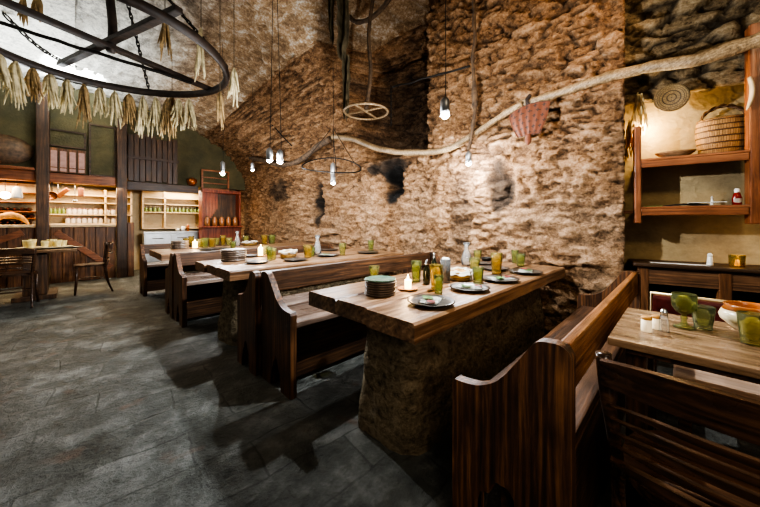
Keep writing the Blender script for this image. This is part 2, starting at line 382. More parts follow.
def shell_at(y, u):
    """u 0..1 up the upright wall, 1..2 evenly along the arch above it"""
    if u <= 1: return SPAN, u * SPR
    pts, acc = col(y); s = min(u - 1, 1) * acc[-1]
    lo, hi = 0, len(acc) - 1
    while hi - lo > 1:
        m = (lo + hi) // 2
        if acc[m] <= s: lo = m
        else: hi = m
    f = (s - acc[lo]) / max(1e-9, acc[hi] - acc[lo]); f = min(1, f)
    return pts[lo][0] + (pts[hi][0] - pts[lo][0]) * f, pts[lo][1] + (pts[hi][1] - pts[lo][1]) * f
def stone(y, h, x, sy, sh):
    w = noise.noise_vector((y * 2.3, h * 3.3, x))
    p = Vector((y * sy + w.x * .45, h * sh + w.y * .7, x * sy))
    d, pp = noise.voronoi(p, distance_metric='DISTANCE')[:2]
    edge = d[1] - d[0]
    cell = noise.cell((pp[0].x * 7.1, pp[0].y * 5.3, pp[0].z * 3.7))
    return edge, cell
def build_shell(name, ys, ths, mat, mirror=False, damp=1):
    bm = B(); lt = bm.verts.layers.float.new('tone'); lg = bm.verts.layers.float.new('gap'); ls = bm.verts.layers.float.new('soot'); lw = bm.verts.layers.float.new('wash')
    grid = []
    for y in ys:
        row = []
        for th in ths:
            x, z = shell_at(y, th)
            x2, z2 = shell_at(y, th + .01) if th < 1.985 else (x - .01, z)
            nx, nz = (z2 - z), -(x2 - x); l = math.hypot(nx, nz) or 1; nx /= l; nz /= l     # outward normal
            edge, cell = stone(y, z + (SPAN - x) * .9, 0, 4.9 + 1.1 * noise.noise((y * .4, z * .5, 9)), 14.0)
            g = 1 - sstep(.01, .17, edge)
            n1 = noise.fractal((y * 2.1, z * 2.1, x * 2.1), 1, 2, 4); n2 = noise.fractal((y * 9, z * 12, x * 9), .9, 2, 4)
            low = 1 - sstep(1.0, 2.3, z)
            rg = abs(noise.fractal((y * 6, z * 15, x * 6), .9, 2.1, 4))
            d = (g * .046 * (1 - .7 * low) - (cell - .5) * .030 + n1 * .024 + n2 * .020 + (.25 - rg) * .036) * damp
            a, b = recess(y, z) if th < 1.47 and y < 6 else (0, 0)
            d += b
            px, pz = x + nx * d, z + nz * d
            px += a * .75 * (1 if x > 2.2 else sstep(.8, 2.2, x))
            v = bm.verts.new((px, y, pz)); v[lt] = cell; v[lg] = g * (.85 - .55 * low) * damp * max(0, min(1, .7 + n1)); v[ls] = soot_shade_at(y, z) if x > 2.0 else 0
            v[lw] = (low * .45 * max(0, min(1, .6 + n1))) if th <= 1.3 and not mirror else sstep(2.2, 1.0, x) if False else max(low * .4, (1 - sstep(.5, 1.7, x)) * .9)
            row.append(v)
        grid.append(row)
    for i in range(len(ys) - 1):
        for j in range(len(ths) - 1):
            bm.faces.new((grid[i][j], grid[i + 1][j], grid[i + 1][j + 1], grid[i][j + 1]))
    if name == 'wall_right':                                           # the wall's end turns into the alcove
        prev = grid[0]
        for k in range(1, 9):
            cur = []
            for j, v in enumerate(prev):
                jn = noise.noise((k * .8, j * .11, 1)) * .018
                nv = bm.verts.new((v.co.x + .05, v.co.y + .0105 + jn * .6, v.co.z)); nv[lt] = .4; nv[lg] = .25; cur.append(nv)
            for j in range(len(ths) - 1): bm.faces.new((cur[j], prev[j], prev[j + 1], cur[j + 1]))
            prev = cur
    return struct(name, bm, mat, shade=True)
def frange(a, b, s):
    n = max(1, round((b - a) / s)); return [a + (b - a) * i / n for i in range(n + 1)]
YS = frange(.365, 2.38, .019) + frange(2.39, 2.56, .012) + frange(2.58, 4.2, .024) + frange(4.25, 9.3, .055)
TH = frange(0, 1, .0088) + frange(1.004, 1.44, .0042)
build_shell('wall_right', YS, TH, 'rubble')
build_shell('ceiling', frange(-.4, 2.3, .12) + frange(2.36, 9.3, .06), frange(1.43, 2.0, .016), 'vault', damp=.6)
# the other half of the vault
bm = B(); lw = bm.verts.layers.float.new('wash'); lt = bm.verts.layers.float.new('tone'); g = []
for y in frange(-.4, 9.3, .12):
    row = []
    for a in frange(90, 180, 4):
        x = SPAN * math.cos(math.radians(a)); z = SPR + rise(y) * math.sin(math.radians(a)); n1 = noise.fractal((y * 2, z * 2, x * 2), 1, 2, 3) * .03
        v = bm.verts.new((x * (1 + n1), y, z * (1 + n1))); v[lw] = .9; v[lt] = .5 + n1 * 8; row.append(v)
    g.append(row)
for i in range(len(g) - 1):
    for j in range(len(g[0]) - 1): bm.faces.new((g[i][j], g[i + 1][j], g[i + 1][j + 1], g[i][j + 1]))
struct('ceiling_left', bm, 'vault', shade=True)

# the alcove on the right: its own frame, x along the wall to the right, y into the wall
AO = Vector((3.33, .33, 0)); AR = math.atan2(-.98, .2)
AX = Vector((math.cos(AR), math.sin(AR), 0)); AY = Vector((-math.sin(AR), math.cos(AR), 0))
def al(t, n, z): return AO + AX * t + AY * n + Vector((0, 0, z))
def in_alcove(px, py, n):
    """a point seen at px,py lying n deep behind the alcove's front line"""
    r = (px - 380) / F
    q = AO + AY * n; a = q.x - q.y - r * (q.x + q.y); b = AX.x - AX.y - r * (AX.x + AX.y)
    t = -a / b; p = q + AX * t; d = (p.x + p.y) / S2
    return Vector((t, n, H + (HZ - py) * d / F))
bm = B(); vs = bx2(bm, (-.12, .34, 0), (3.0, .42, 2.42)); o = struct('wall_alcove', bm, 'alcove'); o.location = AO; o.rotation_euler = (0, 0, AR)
bm = B(); lt = bm.verts.layers.float.new('tone'); lg = bm.verts.layers.float.new('gap'); lw = bm.verts.layers.float.new('wash'); g = []
for t in frange(-.12, 2.6, .025):
    row = []
    for (n, z) in [(.42, 2.34), (.30, 2.28), (.2, 2.24)] + [(.13, 2.24 + .022 * k) for k in range(100)]:
        e, c = stone(t + 3, z, 0, 3.6, 9.5); gg = 1 - sstep(.02, .2, e); d = gg * .05 - (c - .5) * .06 + noise.fractal((t * 6, z * 7, 0), 1, 2, 4) * .025
        v = bm.verts.new((t, n + d, z + .02 * noise.noise((t * 4, z * 4, 5)))); v[lt] = c; v[lg] = gg; row.append(v)
    g.append(row)
for i in range(len(g) - 1):
    for j in range(len(g[0]) - 1): bm.faces.new((g[i][j], g[i][j + 1], g[i + 1][j + 1], g[i + 1][j]))
o = struct('wall_alcove_upper', bm, 'rubble2', shade=True); o.location = AO; o.rotation_euler = (0, 0, AR)

# ------------------------------------------------------------------ lights and camera
cam = bpy.data.cameras.new('camera'); co = bpy.data.objects.new('camera', cam); COL.objects.link(co); scene.camera = co
cam.sensor_width = 36; cam.sensor_fit = 'HORIZONTAL'; cam.lens = F / 760 * 36
cam.shift_y = -(253.5 - HZ) / 760; cam.clip_start = .02
co.location = (0, 0, H); co.rotation_euler = (PI / 2, 0, -PI / 4)
def lamp(kind, loc, e, col, size=.05, rot=None, **kw):
    l = bpy.data.lights.new('light', kind); l.energy = e; l.color = col
    if kind == 'AREA': l.size = size
    else: l.shadow_soft_size = size
    for k, v in kw.items(): setattr(l, k, v)
    o = bpy.data.objects.new('light', l); COL.objects.link(o); o.location = loc
    if rot: o.rotation_euler = rot
    return o
def aim(o, p): o.rotation_euler = (Vector(p) - o.location).to_track_quat('-Z', 'Y').to_euler()
w = bpy.data.worlds.new('world'); scene.world = w; w.use_nodes = True
w.node_tree.nodes['Background'].inputs[0].default_value = (.9, .95, 1.0, 1); w.node_tree.nodes['Background'].inputs[1].default_value = .10
scene.view_settings.view_transform = 'AgX'; scene.view_settings.look = 'AgX - High Contrast'; scene.view_settings.exposure = .62
scene.cycles.max_bounces = 6; scene.cycles.transparent_max_bounces = 16; scene.cycles.use_denoising = True
scene.cycles.sample_clamp_indirect = 4; scene.cycles.caustics_reflective = False; scene.cycles.caustics_refractive = False
COOL = (.92, .96, 1.0); WARM = (1, .66, .34)


# ------------------------------------------------------------------ pendant lamps
def pendant(name, label, p, length, top, e, can_len=.13, cans=1, cool=COOL, power=True):
    """p: where the lit mouth hangs"""
    t = thing(name, label, 'lamp', p, 0, 'pendant lamps along the wall')
    for k in range(cans):
        ox = (k - (cans - 1) / 2) * .12
        bm = B(); tube(bm, smooth([(ox, 0, can_len), (ox + .01, 0, can_len + length * .4), (ox * .2, 0, top - p.z)], 5), .0032, 6); obj('cord', bm, 'iron', t)
        bm = B(); lathe(bm, [(.030, 0), (.033, .0), (.033, can_len - .02), (.02, can_len), (.004, can_len + .012)], 20, (ox, 0, 0), cap=False); lathe(bm, [(.029, 0), (.028, can_len - .03)], 20, (ox, 0, 0), cap=False); obj('lamp_can', bm, 'can', t, shade=True)
        bm = B(); lathe(bm, [(.001, -.018), (.016, -.013), (.024, .0), (.020, .02), (.008, .035)], 16, (ox, 0, 0)); obj('bulb', bm, 'bulb', t, shade=True)
    if e: lamp('POINT', p + Vector((0, 0, -.035)), e, cool, .012)
    return t
L1 = Vector((1.88, 1.22, 1.93)); L2 = Vector((3.02, 1.66, 1.80))
pendant('pendant_lamp', 'brightest pendant lamp, hanging over the front table', L1, .6, 4.1, 115)
pendant('pendant_lamp', 'bright pendant lamp close to the stone wall on a gnarled cord', L2, .5, 2.2, 50)
pendant('pendant_lamp', 'twin pendant lamp with two metal cans above the middle table', Vector((1.52, 3.12, 1.82)), .5, 4.1, 110, cans=2)
pendant('pendant_lamp', 'pendant lamp with a long grey can inside the big wall hoop', Vector((2.58, 3.52, 1.72)), .5, 3.45, 22, can_len=.28)
pendant('pendant_lamp', 'small pendant lamp in front of the red hutch', Vector((1.66, 5.2, 1.93)), .5, 4.0, 80, can_len=.2)
pendant('pendant_lamp', 'small pendant lamp beside the stone wall next to the red hutch', Vector((2.3, 5.6, 2.12)), .4, 3.65, 14)

# ------------------------------------------------------------------ benches
def hump(d, ha, hb):
    """side panel outline (depth, height): arm in front, swelling up to the back"""
    p = [(0, 0), (0, hb - .04)]
    for k in range(7): a = PI - k / 6 * PI / 2; p.append((.045 + .045 * math.cos(a), hb - .04 + .04 * math.sin(a)))
    c = smooth([(.045, hb, 0), (.10, hb - .012, 0), (d * .38, hb - .085, 0), (d * .55, hb - .175, 0), (d * .72, ha + .012, 0), (d * .86, ha, 0), (d - .01, ha - .002, 0)], 5)
    p += [(q.x, q.y) for q in c[1:]]
    p += [(d, ha - .02), (d, 0)]
    return p
def notch(d, kind):
    c = d * .52
    if kind == 'gothic': return [(c + .075, 0), (c + .06, .10), (c + .02, .20), (c, .225), (c - .02, .20), (c - .06, .10), (c - .075, 0)]
    return [(c + .085, 0), (c + .085, .17), (c + .075, .205), (c + .045, .215), (c + .04, .245), (c + .02, .268), (c - .02, .268), (c - .04, .245), (c - .045, .215), (c - .075, .205), (c - .085, .17), (c - .085, 0)]
def bench(label, x0, x1, yb, s, d, ha=.57, hb=.80, kind='gothic', far_panel=True, board='bench_x', back_skirt=False, seat='seat_x', rz=0):
    t = thing('bench', label, 'bench', (x0, yb, 0), rz, 'high-backed wooden benches'); L = x1 - x0
    poly = hump(d, ha, hb) + notch(d, kind)
    for xa in ([0, L - .045] if far_panel else [0]):
        bm = B(); prism(bm, [(s * a, b) for a, b in poly], xa, xa + .045, 0)
        obj('side_panel', bm, 'bench_z', t)
    e = .046
    bm = B(); bx2(bm, (e, *sorted((s * .012, s * .045))[:1], hb - .165), (L - e, sorted((s * .012, s * .045))[1], hb - .004), .008); obj('backrest', bm, board, t)
    bm = B()
    for (a, b_) in ((.015, d * .56), (d * .575, d - .035)):
        lo, hi = sorted((s * a, s * b_)); bx2(bm, (e, lo, .445), (L - e, hi, .485), .007)
    obj('seat', bm, seat, t)
    lo, hi = sorted((s * (d - .20), s * (d - .17))); bm = B(); bx2(bm, (e, lo, .04), (L - e, hi, .444)); obj('front_skirt', bm, 'dark_x', t)
    if back_skirt:
        lo, hi = sorted((s * .012, s * .04)); bm = B(); bx2(bm, (e, lo, .05), (L - e, hi, .444), .004); obj('back_skirt', bm, 'bench_x', t)
    return t
bench('dark bench nearest the viewer with tall side panel and honey coloured back', 1.03, 3.0, .235, 1, .40, kind='trefoil', board='orange_x', back_skirt=True, seat='bench_x')
bench('dark bench with wavy side panel, seat facing the front table', 1.0, 3.15, 2.275, -1, .445)
bench('dark bench back to back behind the front table\'s bench, facing the middle table', .965, 3.12, 2.30, 1, .36, hb=.79)
bench('dark bench with pale worn seat facing the middle table', .84, 3.1, 4.36, -1, .42)
bench('dark bench back to back with the pale seat bench, facing the last table', .83, 3.1, 4.385, 1, .40, hb=.79)
bench('last dark bench against the bar end, beyond the last table', .76, 2.6, 6.42, -1, .42)

# ------------------------------------------------------------------ tables of stone and thick boards
def slab_table(label, x0, x1, y0, y1, h, th, base, seed):
    rnd = random.Random(seed)
    t = thing('dining_table', label, 'table', (x0, y0, 0), 0, 'long tables on stone bases')
    L, W = x1 - x0, y1 - y0; bm = B(); n = 3; gap = .007; ys = [0, W * .36, W * .67, W]
    for k in range(n):
        a, b_ = ys[k] + (gap / 2 if k else 0), ys[k + 1] - (gap / 2 if k < n - 1 else 0)
        nx = 44; rows = []
        off = rnd.uniform(-.012, .012)
        for i in range(nx + 1):
            x = off + (L - off) * i / nx; wob = [noise.noise((x * 3, k * 5 + q, seed)) * .006 for q in range(4)]
            ya, yb_ = a + wob[0] * (1 if k == 0 else .2), b_ + wob[1] * (1 if k == n - 1 else .2); c = .011 + .006 * abs(wob[2]) / .006
            rows.append([bm.verts.new(v) for v in ((x, ya, h - th), (x, ya, h - c), (x, ya + c, h + wob[3] * .2), (x, yb_ - c, h + wob[3] * .2), (x, yb_, h - c), (x, yb_, h - th))])
        for i in range(nx):
            for q in range(6): bm.faces.new((rows[i][q], rows[i + 1][q], rows[i + 1][(q + 1) % 6], rows[i][(q + 1) % 6]))
        bm.faces.new(rows[0]); bm.faces.new(rows[-1][::-1])
    obj('tabletop', bm, 'top_x', t)
    bx0, bx1, by0, by1 = base; bm = B(); lt = bm.verts.layers.float.new('tone'); lg = bm.verts.layers.float.new('gap'); lw = bm.verts.layers.float.new('wash')
    # rough block: a loop of points around the plan, stacked
    loop = []; st = .035
    def side(p, q):
        m = max(2, round((Vector(q) - Vector(p)).length / st)); return [Vector(p).lerp(Vector(q), i / m) for i in range(m)]
    c = .06
    cs = [(bx0 + c, by0), (bx1, by0), (bx1, by1), (bx0 + c, by1), (bx0, by1 - c), (bx0, by0 + c)]
    for i in range(6): loop += side((*cs[i], 0), (*cs[(i + 1) % 6], 0))
    ctr = Vector(((bx0 + bx1) / 2, (by0 + by1) / 2, 0)); rings = []; nz = 20
    for j in range(nz + 1):
        z = (h - th) * j / nz; ring = []
        for p in loop:
            dirv = Vector((-1 if p.x < bx0 + .1 else 0, (p.y - ctr.y) / (by1 - by0) * 2, 0)); dirv.normalize()
            e, cc = stone(p.y * 1.2 + p.x, z, 0, 1.3, 1.8)
            d = noise.fractal((p.x * 5, p.y * 5, z * 5 + seed), 1, 2, 5) * .03 + .03 * math.sin(z * 5 + seed) - .012
            v = bm.verts.new((p.x - x0 + dirv.x * d, p.y - y0 + dirv.y * d, z)); v[lt] = .3 + .5 * noise.noise((p.x * 2, p.y * 2, z * 2)); v[lg] = 0; ring.append(v)
        rings.append(ring)
    m = len(loop)
    for j in range(nz):
        for i in range(m): bm.faces.new((rings[j][i], rings[j][(i + 1) % m], rings[j + 1][(i + 1) % m], rings[j + 1][i]))
    bm.faces.new(rings[-1])
    obj('stone_base', bm, 'pier', t, shade=True)
    return t
T1H, T2H = .75, .75
slab_table('front long table of thick worn boards on a rough stone base', 1.0, 3.22, .79, 1.62, .75, .085, (1.16, 3.1, .95, 1.36), 1)
slab_table('middle long table of thick boards behind the wavy benches', .92, 3.2, 2.74, 3.70, .75, .085, (1.03, 3.1, 3.0, 3.40), 2)
slab_table('last long table of thick boards nearest the kitchen passage', .80, 3.15, 4.80, 5.75, .75, .085, (1.0, 3.0, 5.1, 5.5), 3)

# ------------------------------------------------------------------ right hand table, chairs
t = thing('dining_table', 'small waxed table in the right corner with a shiny top', 'table', (1.375, .2, 0))
bm = B()
for k in range(4): bx2(bm, (.139 * k, -1.0, .722), (.139 * k + .1365, 0, .75), .004)
obj('tabletop', bm, 'top_y', t)
bm = B()
for (a, b_, c_, d_) in ((.04, .062, -.95, -.05), (.50, .522, -.95, -.05)): bx2(bm, (a, c_, .695), (b_, d_, .721))
for yy in (-.95, -.07): bx2(bm, (.062, yy, .695), (.50, yy + .022, .721))
obj('apron', bm, 'dark_x', t)
for (xx, yy) in ((.10, -.1), (.47, -.1), (.10, -.97), (.47, -.97)):
    bm = B(); bx2(bm, (xx, yy, 0), (xx + .06, yy + .06, .721), .006); obj('leg', bm, 'dark_z', t)

def bent_chair(name, label, loc, rz, wide=.46, slats=4, mat='chair', seatmat='chair', hb=.82, near=False, group=None):
    """local: sitter faces +x, back at x=0, y runs from -wide/2 to wide/2"""
    t = thing(name, label, 'chair', loc, rz, group); w2 = wide / 2
    def arc(z, dx=.045, n=14, x=0, k=1): return [(x + dx * (abs(q) ** 2) - dx * .9, q * w2 * k, z) for q in [2 * i / n - 1 for i in range(n + 1)]]
    def rail(z0, z1, th, inset=0):
        bm = B(); n = 18; rows = []
        for i in range(n + 1):
            q = 2 * i / n - 1; y = q * (w2 - inset); x = .05 * q * q - .045; drop = .018 * abs(q) ** 3; lean = -.06
            rows.append([bm.verts.new(v) for v in ((x, y, z0), (x + lean * .0 - (z1 - z0) * .15, y, z1 - drop), (x + th - (z1 - z0) * .15, y, z1 - drop + .002), (x + th, y, z0))])
        for i in range(n):
            for k in range(4): bm.faces.new((rows[i][k], rows[i][(k + 1) % 4], rows[i + 1][(k + 1) % 4], rows[i + 1][k]))
        bm.faces.new(rows[0]); bm.faces.new(rows[-1][::-1]); return bm
    obj('crest_rail', rail(hb - .085, hb, .016), mat, t, shade=False)
    z = hb - .115
    for k in range(slats):
        obj('slat', rail(z - .018, z, .010, .02), mat, t); z -= .034
    obj('lower_rail', rail(z - .035, z - .004, .016, .02), mat, t)
    for s in (-1, 1):
        bm = B(); tube(bm, smooth([(.035, s * w2, hb - .01), (.035, s * (w2 - .008), hb - .12), (.045, s * (w2 - .02), .6), (.055, s * (w2 - .03), .46), (.03, s * (w2 - .03), .2), (-.03, s * (w2 - .02), 0)], 5), lambda q: .019 - .006 * q, 10); obj('rear_leg', bm, mat, t, shade=True)
        bm = B(); tube(bm, [(.40, s * (w2 - .05), .44), (.405, s * (w2 - .045), .2), (.42, s * (w2 - .035), 0)], lambda q: .019 - .005 * q, 10); obj('front_leg', bm, mat, t, shade=True)
    bm = B(); pts = []
    for k in range(32):
        a = 2 * PI * k / 32; pts.append((.235 + .205 * math.copysign(abs(math.cos(a)) ** .8, math.cos(a)), (w2 - .015) * math.copysign(abs(math.sin(a)) ** .8, math.sin(a))))
    prism(bm, pts, .44, .468, 2); obj('seat', bm, seatmat, t)
    bm = B(); tube(bm, smooth([(.05, -w2 + .04, .40), (.02, -w2 + .055, .52), (.0, -.05, .552), (.0, .05, .552), (.02, w2 - .055, .52), (.05, w2 - .04, .40)], 6), .008, 8); obj('brace', bm, mat, t, shade=True)
    bm = B(); r_ = [(.235 + .16 * math.cos(2 * PI * k / 28), (w2 - .06) * math.sin(2 * PI * k / 28), .22) for k in range(28)]; tube(bm, r_, .008, 8, closed=True); obj('stretcher_ring', bm, mat, t, shade=True)
    return t
bent_chair('bentwood_chair', 'dark bentwood chair with curved slatted back at the corner table', (.985, -.09, 0), -.03, wide=.50)
# chair with a maroon leather back across the corner table
t = thing('leather_chair', 'maroon leather backed chair across the corner table', 'chair', (2.28, -.16, 0))
bm = B(); bx2(bm, (-.005, -.31, .50), (.045, .29, .765), .018); obj('backrest', bm, 'maroon', t, shade=False)
bm = B(); tube(bm, [(.02, -.315, .47), (.02, -.315, .77), (.02, .295, .77), (.02, .295, .47)], .010, 8); obj('back_frame', bm, 'brass', t, shade=True)
bm = B(); bx2(bm, (-.60, -.33, .445), (0, .20, .475), .012); obj('seat', bm, 'chair_seat', t)
for (xx, yy) in ((-.57, -.3), (-.57, .14), (-.02, -.31), (-.02, .27)):
    bm = B(); bx2(bm, (xx, yy, 0), (xx + .04, yy + .04, .444 if xx < -.1 else .50), .005); obj('leg', bm, 'chair', t)

# ------------------------------------------------------------------ alcove furniture
t = thing('side_table', 'dark wooden side table standing under the alcove shelves', 'table', AO, AR)
bm = B(); bx2(bm, (0.02, -.03, .80), (1.6, .335, .83), .010); obj('tabletop', bm, 'dark_x', t)
bm = B(); bx2(bm, (.06, 0, .66), (1.56, .025, .799), .004); bx2(bm, (.06, .025, .66), (.085, .31, .799)); obj('apron', bm, 'bar_x', t)
for xx in (.05, .52, 1.1, 1.5):
    bm = B(); bx2(bm, (xx, -.005, 0), (xx + .07, .065, .798), .006); obj('leg', bm, 'bar_z', t)
bm = B(); bx2(bm, (.08, .31, .1), (1.55, .33, .66)); obj('back_panel', bm, 'dark_x', t)

t = thing('hanging_shelf', 'reddish wooden wall shelf with two boards between posts', 'shelf', AO, AR)
a0 = in_alcove(635, 222, 0); a1 = in_alcove(752, 222, 0); SW = a1.x
zl = in_alcove(690, 205.5, 0).z; zu = in_alcove(690, 154, 0).z
for (xx, zz0, zz1, w_, nm) in ((a0.x, 1.16, 1.98, .045, 'upright'), (a1.x, 1.155, 2.62, .085, 'upright')):
    bm = B(); bx2(bm, (xx, .03, zz0), (xx + w_, .13, zz1), .008); obj(nm, bm, 'shelf_z', t)
for zz in (zl, zu):
    bm = B(); bx2(bm, (a0.x + .03, .035, zz - .02), (a1.x + .02, .335, zz), .004); obj('shelf_board', bm, 'pale_x' if 0 else 'shelf_x', t)
    bm = B(); bx2(bm, (a0.x + .046, .035, zz - .075), (a1.x - .002, .055, zz - .021), .004); obj('front_rail', bm, 'shelf_x', t)
bm = B(); bx2(bm, (a0.x - .085, .05, zl - .055), (a0.x - .001, .08, zl - .03), .003); obj('peg', bm, 'shelf_x', t)

# ------------------------------------------------------------------ the bar at the far end
YB = 8.5
def yb(px, py, Y=YB): return on_y(px, py, Y)
zc = 1.07; zb = 1.93
PX = [-2.4, yb(43, 200).x, yb(121.5, 200).x]
bm = B(); bx2(bm, (-4.4, 9.5, 0), (4.0, 9.6, 4.5)); struct('wall_far', bm, 'kitchen')
bm = B(); bx2(bm, (-4.4, YB + .10, zb + .2), (.86, YB + .18, 4.45)); struct('wall_loft', bm, 'loft')
bm = B(); bx2(bm, (.86, YB + .10, zb + .12), (3.4, YB + .18, 4.45)); struct('wall_above_passage', bm, 'loft')
for i, (xx, zt) in enumerate(((PX[1], 3.75), (PX[2], 3.6))):
    bm = B(); bx2(bm, (xx - .085, YB - .12, 0), (xx + .085, YB + .02, zt), .015)
    tag(obj('timber_post', bm, 'dark_z'), ('dark timber post of the bar between wine rack and jar shelves', 'dark timber post of the bar beside the kitchen passage')[i], 'post', 'timber posts of the bar')
bm = B(); bx2(bm, (PX[2] + .09, YB - .1, 0), (PX[2] + .2, YB, 1.16), .006); tag(obj('timber_stub', bm, 'bar_z'), 'short brown board on end right of the bar post', 'board')
bm = B(); bx2(bm, (-4.2, YB - .02, zb), (PX[2] - .09, YB + .2, zb + .18), .01); tag(obj('timber_rail', bm, 'bar_z' if 0 else 'shelf_x'), 'long red brown beam over the bar opening', 'beam')
bm = B(); bx2(bm, (PX[2] + .09, YB - .02, zb - .06), (2.15, YB + .12, zb + .12), .01); tag(obj('timber_rail', bm, 'dark_x'), 'dark beam over the kitchen passage', 'beam')
def bar_bay(x0, x1, label, kind):
    t = thing('bar_counter', label, 'bar counter', (x0, YB, 0), 0, 'planked bar fronts'); L = x1 - x0
    bm = B(); n = max(3, round(L / .17))
    for k in range(n): bx2(bm, (L * k / n + .004, 0, 0), (L * (k + 1) / n - .004, .03, zc - .001), .004)
    bx2(bm, (0, .0305, 0), (L, .04, zc - .001))
    obj('plank_panel', bm, 'bar_z', t)
    for q in ((0, 1), (1, 0)) if kind == 2 else ((0, 1),) if kind else ((1, 0),):
        a, b_ = Vector((L * abs(q[0] - .08), -.018, .98)), Vector((L * abs(q[1] - .08), -.018, .22))
        d = b_ - a; bm = B(); bx(bm, (a + b_) / 2, (d.length, .03, .11), .004, rot=Matrix.Rotation(-math.atan2(d.z, d.x), 3, 'Y')); obj('brace', bm, 'shelf_x', t)
    bm = B(); bx2(bm, (-.004, -.06, zc), (L + .004, .40, zc + .05), .008); obj('countertop', bm, 'pale_x', t)
bar_bay(PX[0], PX[1] - .09, 'planked bar front with a slanting brace under the wine rack', 0)
bar_bay(PX[1] + .09, PX[2] - .09, 'planked bar front with a slanting brace under the jar shelves', 1)

def shelf_unit(name, label, x0, x1, y0, y1, z0, z1, levels, ups, mat='pale_x'):
    t = thing(name, label, 'shelf', (x0, y0, 0), 0)
    for u in ups:
        bm = B(); bx2(bm, (u - x0, 0, z0), (u - x0 + .035, y1 - y0, z1), .003); obj('upright', bm, mat, t)
    for z in levels:
        bm = B(); bx2(bm, (.036, .0, z - .025), (x1 - x0, y1 - y0, z), .003); obj('shelf_board', bm, mat, t)
    bm = B(); bx2(bm, (0, y1 - y0 - .012, z0), (x1 - x0, y1 - y0, z1)); obj('back_board', bm, 'kitchen', t)
    return t
YS1 = 9.15
zj1 = yb(90, 214.3, YS1).z; zj2 = yb(90, 223.3, YS1).z
xs0, xs1 = PX[1] - .03, PX[2] + .25
shelf_unit('jar_shelf', 'lit shelves of white jars behind the bar', xs0, xs1, YS1, YS1 + .25, zc - .3, 1.9, (zj2, zj1, zj1 + .26, zj1 + .42), (xs0, xs1 - .035, yb(100.8, 214, YS1 + .08).x + .055))
def add_copies(name, make, label, cat, spots, group):
    """first = a new thing, then copies; the spots are on a real shelf or table"""
    first = None
    for i, p in enumerate(spots):
        lab = label[i] if isinstance(label, (list, tuple)) else label
        if first is None: first = make(); first.location = p; tag(first, lab, cat, group)
        else: dup(first, lab, p)
    return first
def mk_jar():
    t = thing('storage_jar', '', ''); bm = B(); lathe(bm, [(.036, 0), (.041, .01), (.041, .085), (.034, .10), (.034, .108)], 14); obj('jar_body', bm, 'jar', t, shade=True)
    bm = B(); lathe(bm, [(.037, .1085), (.037, .122), (.026, .126)], 14); obj('lid', bm, 'jar_lid', t, shade=True); return t
sp = []
for k in range(9): sp.append((yb(69 + k * 5.3 + (1.5 if k > 6 else 0), 214, YS1 + .08).x, YS1 + .08, zj1 + .001))
add_copies('storage_jar', mk_jar, 'white jar with a rosy lid in the upper jar row behind the bar', 'jar', sp, 'upper row of white jars behind the bar')
sp = []
for k in range(9): sp.append((yb(67.8 + k * 5.5 + (1.5 if k > 6 else 0), 214, YS1 + .08).x, YS1 + .08, zj2 + .001))
add_copies('storage_jar', mk_jar, 'white jar with a rosy lid in the lower jar row behind the bar', 'jar', sp, 'lower row of white jars behind the bar')
def mk_bottle(col='bottle_g', h=.13):
    def f():
        t = thing('preserve_bottle', '', ''); bm = B(); lathe(bm, [(.03, 0), (.033, .008), (.033, h * .65), (.016, h * .82), (.014, h)], 12); obj('bottle_body', bm, col, t, shade=True)
        bm = B(); lathe(bm, [(.016, h + .0005), (.016, h + .014)], 10); obj('cap', bm, 'jar_lid', t); return t
    return f
sp = [(yb(50.5 + k * 4.3, 214, YS1 + .08).x, YS1 + .08, zj1 + .001) for k in range(4)]
add_copies('preserve_bottle', mk_bottle(), 'green preserve bottle left of the upper white jars', 'bottle', sp, 'green bottles beside the white jars')
# kitchen beyond the passage
zk = yb(160, 212, 9.25).z
shelf_unit('kitchen_shelf', 'pale kitchen shelves seen through the passage with a row of green bottles', 1.14, 2.75, 9.22, 9.47, 1.0, 1.98, (1.02, zk, zk + .2, zk + .36), (1.14, 1.58, 2.7))
sp = [(1.22 + k * .088, 9.28, zk + .001) for k in range(17) if k != 4]
add_copies('preserve_bottle', mk_bottle('bottle_g', .12), 'green preserve bottle in the row on the kitchen shelf', 'bottle', sp, 'green bottles on the kitchen shelf')
t = thing('steel_counter', 'stainless steel kitchen counter beyond the passage', 'counter', (1.12, 8.95, 0))
bm = B(); bx2(bm, (0, -.12, .90), (1.55, .26, .94), .006); obj('countertop', bm, 'steel', t)
bm = B(); bx2(bm, (.02, -.06, .1), (1.53, .24, .899)); obj('cabinet', bm, 'steel', t)
for k in range(3):
    bm = B(); bx2(bm, (.04 + k * .5, -.08, .62), (.5 + k * .5, -.061, .86), .004); d = obj('drawer', bm, 'steel', t); bm = B(); tube(bm, [(.16 + k * .5, -.10, .78), (.38 + k * .5, -.10, .78)], .008); obj('handle', bm, 'tin', d)
for k, (px, r, h, m, lab) in enumerate(((183, .05, .12, 'white', 'white pot on the steel counter nearest the hutch'), (178, .06, .07, 'steel', 'steel bowl on the kitchen counter'), (188, .035, .16, 'copper', 'coppery jug on the kitchen counter beside the hutch'))):
    p = yb(px, 230, 8.95 + .05); bm = B(); lathe(bm, [(r * .7, 0), (r, h * .3), (r * .9, h * .8), (r * .6, h), (r * .55, h), (r * .8, h * .78), (r * .8, h * .3), (.001, .01)], 14); o = obj('kitchen_pot', bm, m, shade=True); o.location = (min(p.x, 2.6), 9.0, .94); tag(o, lab, 'pot')

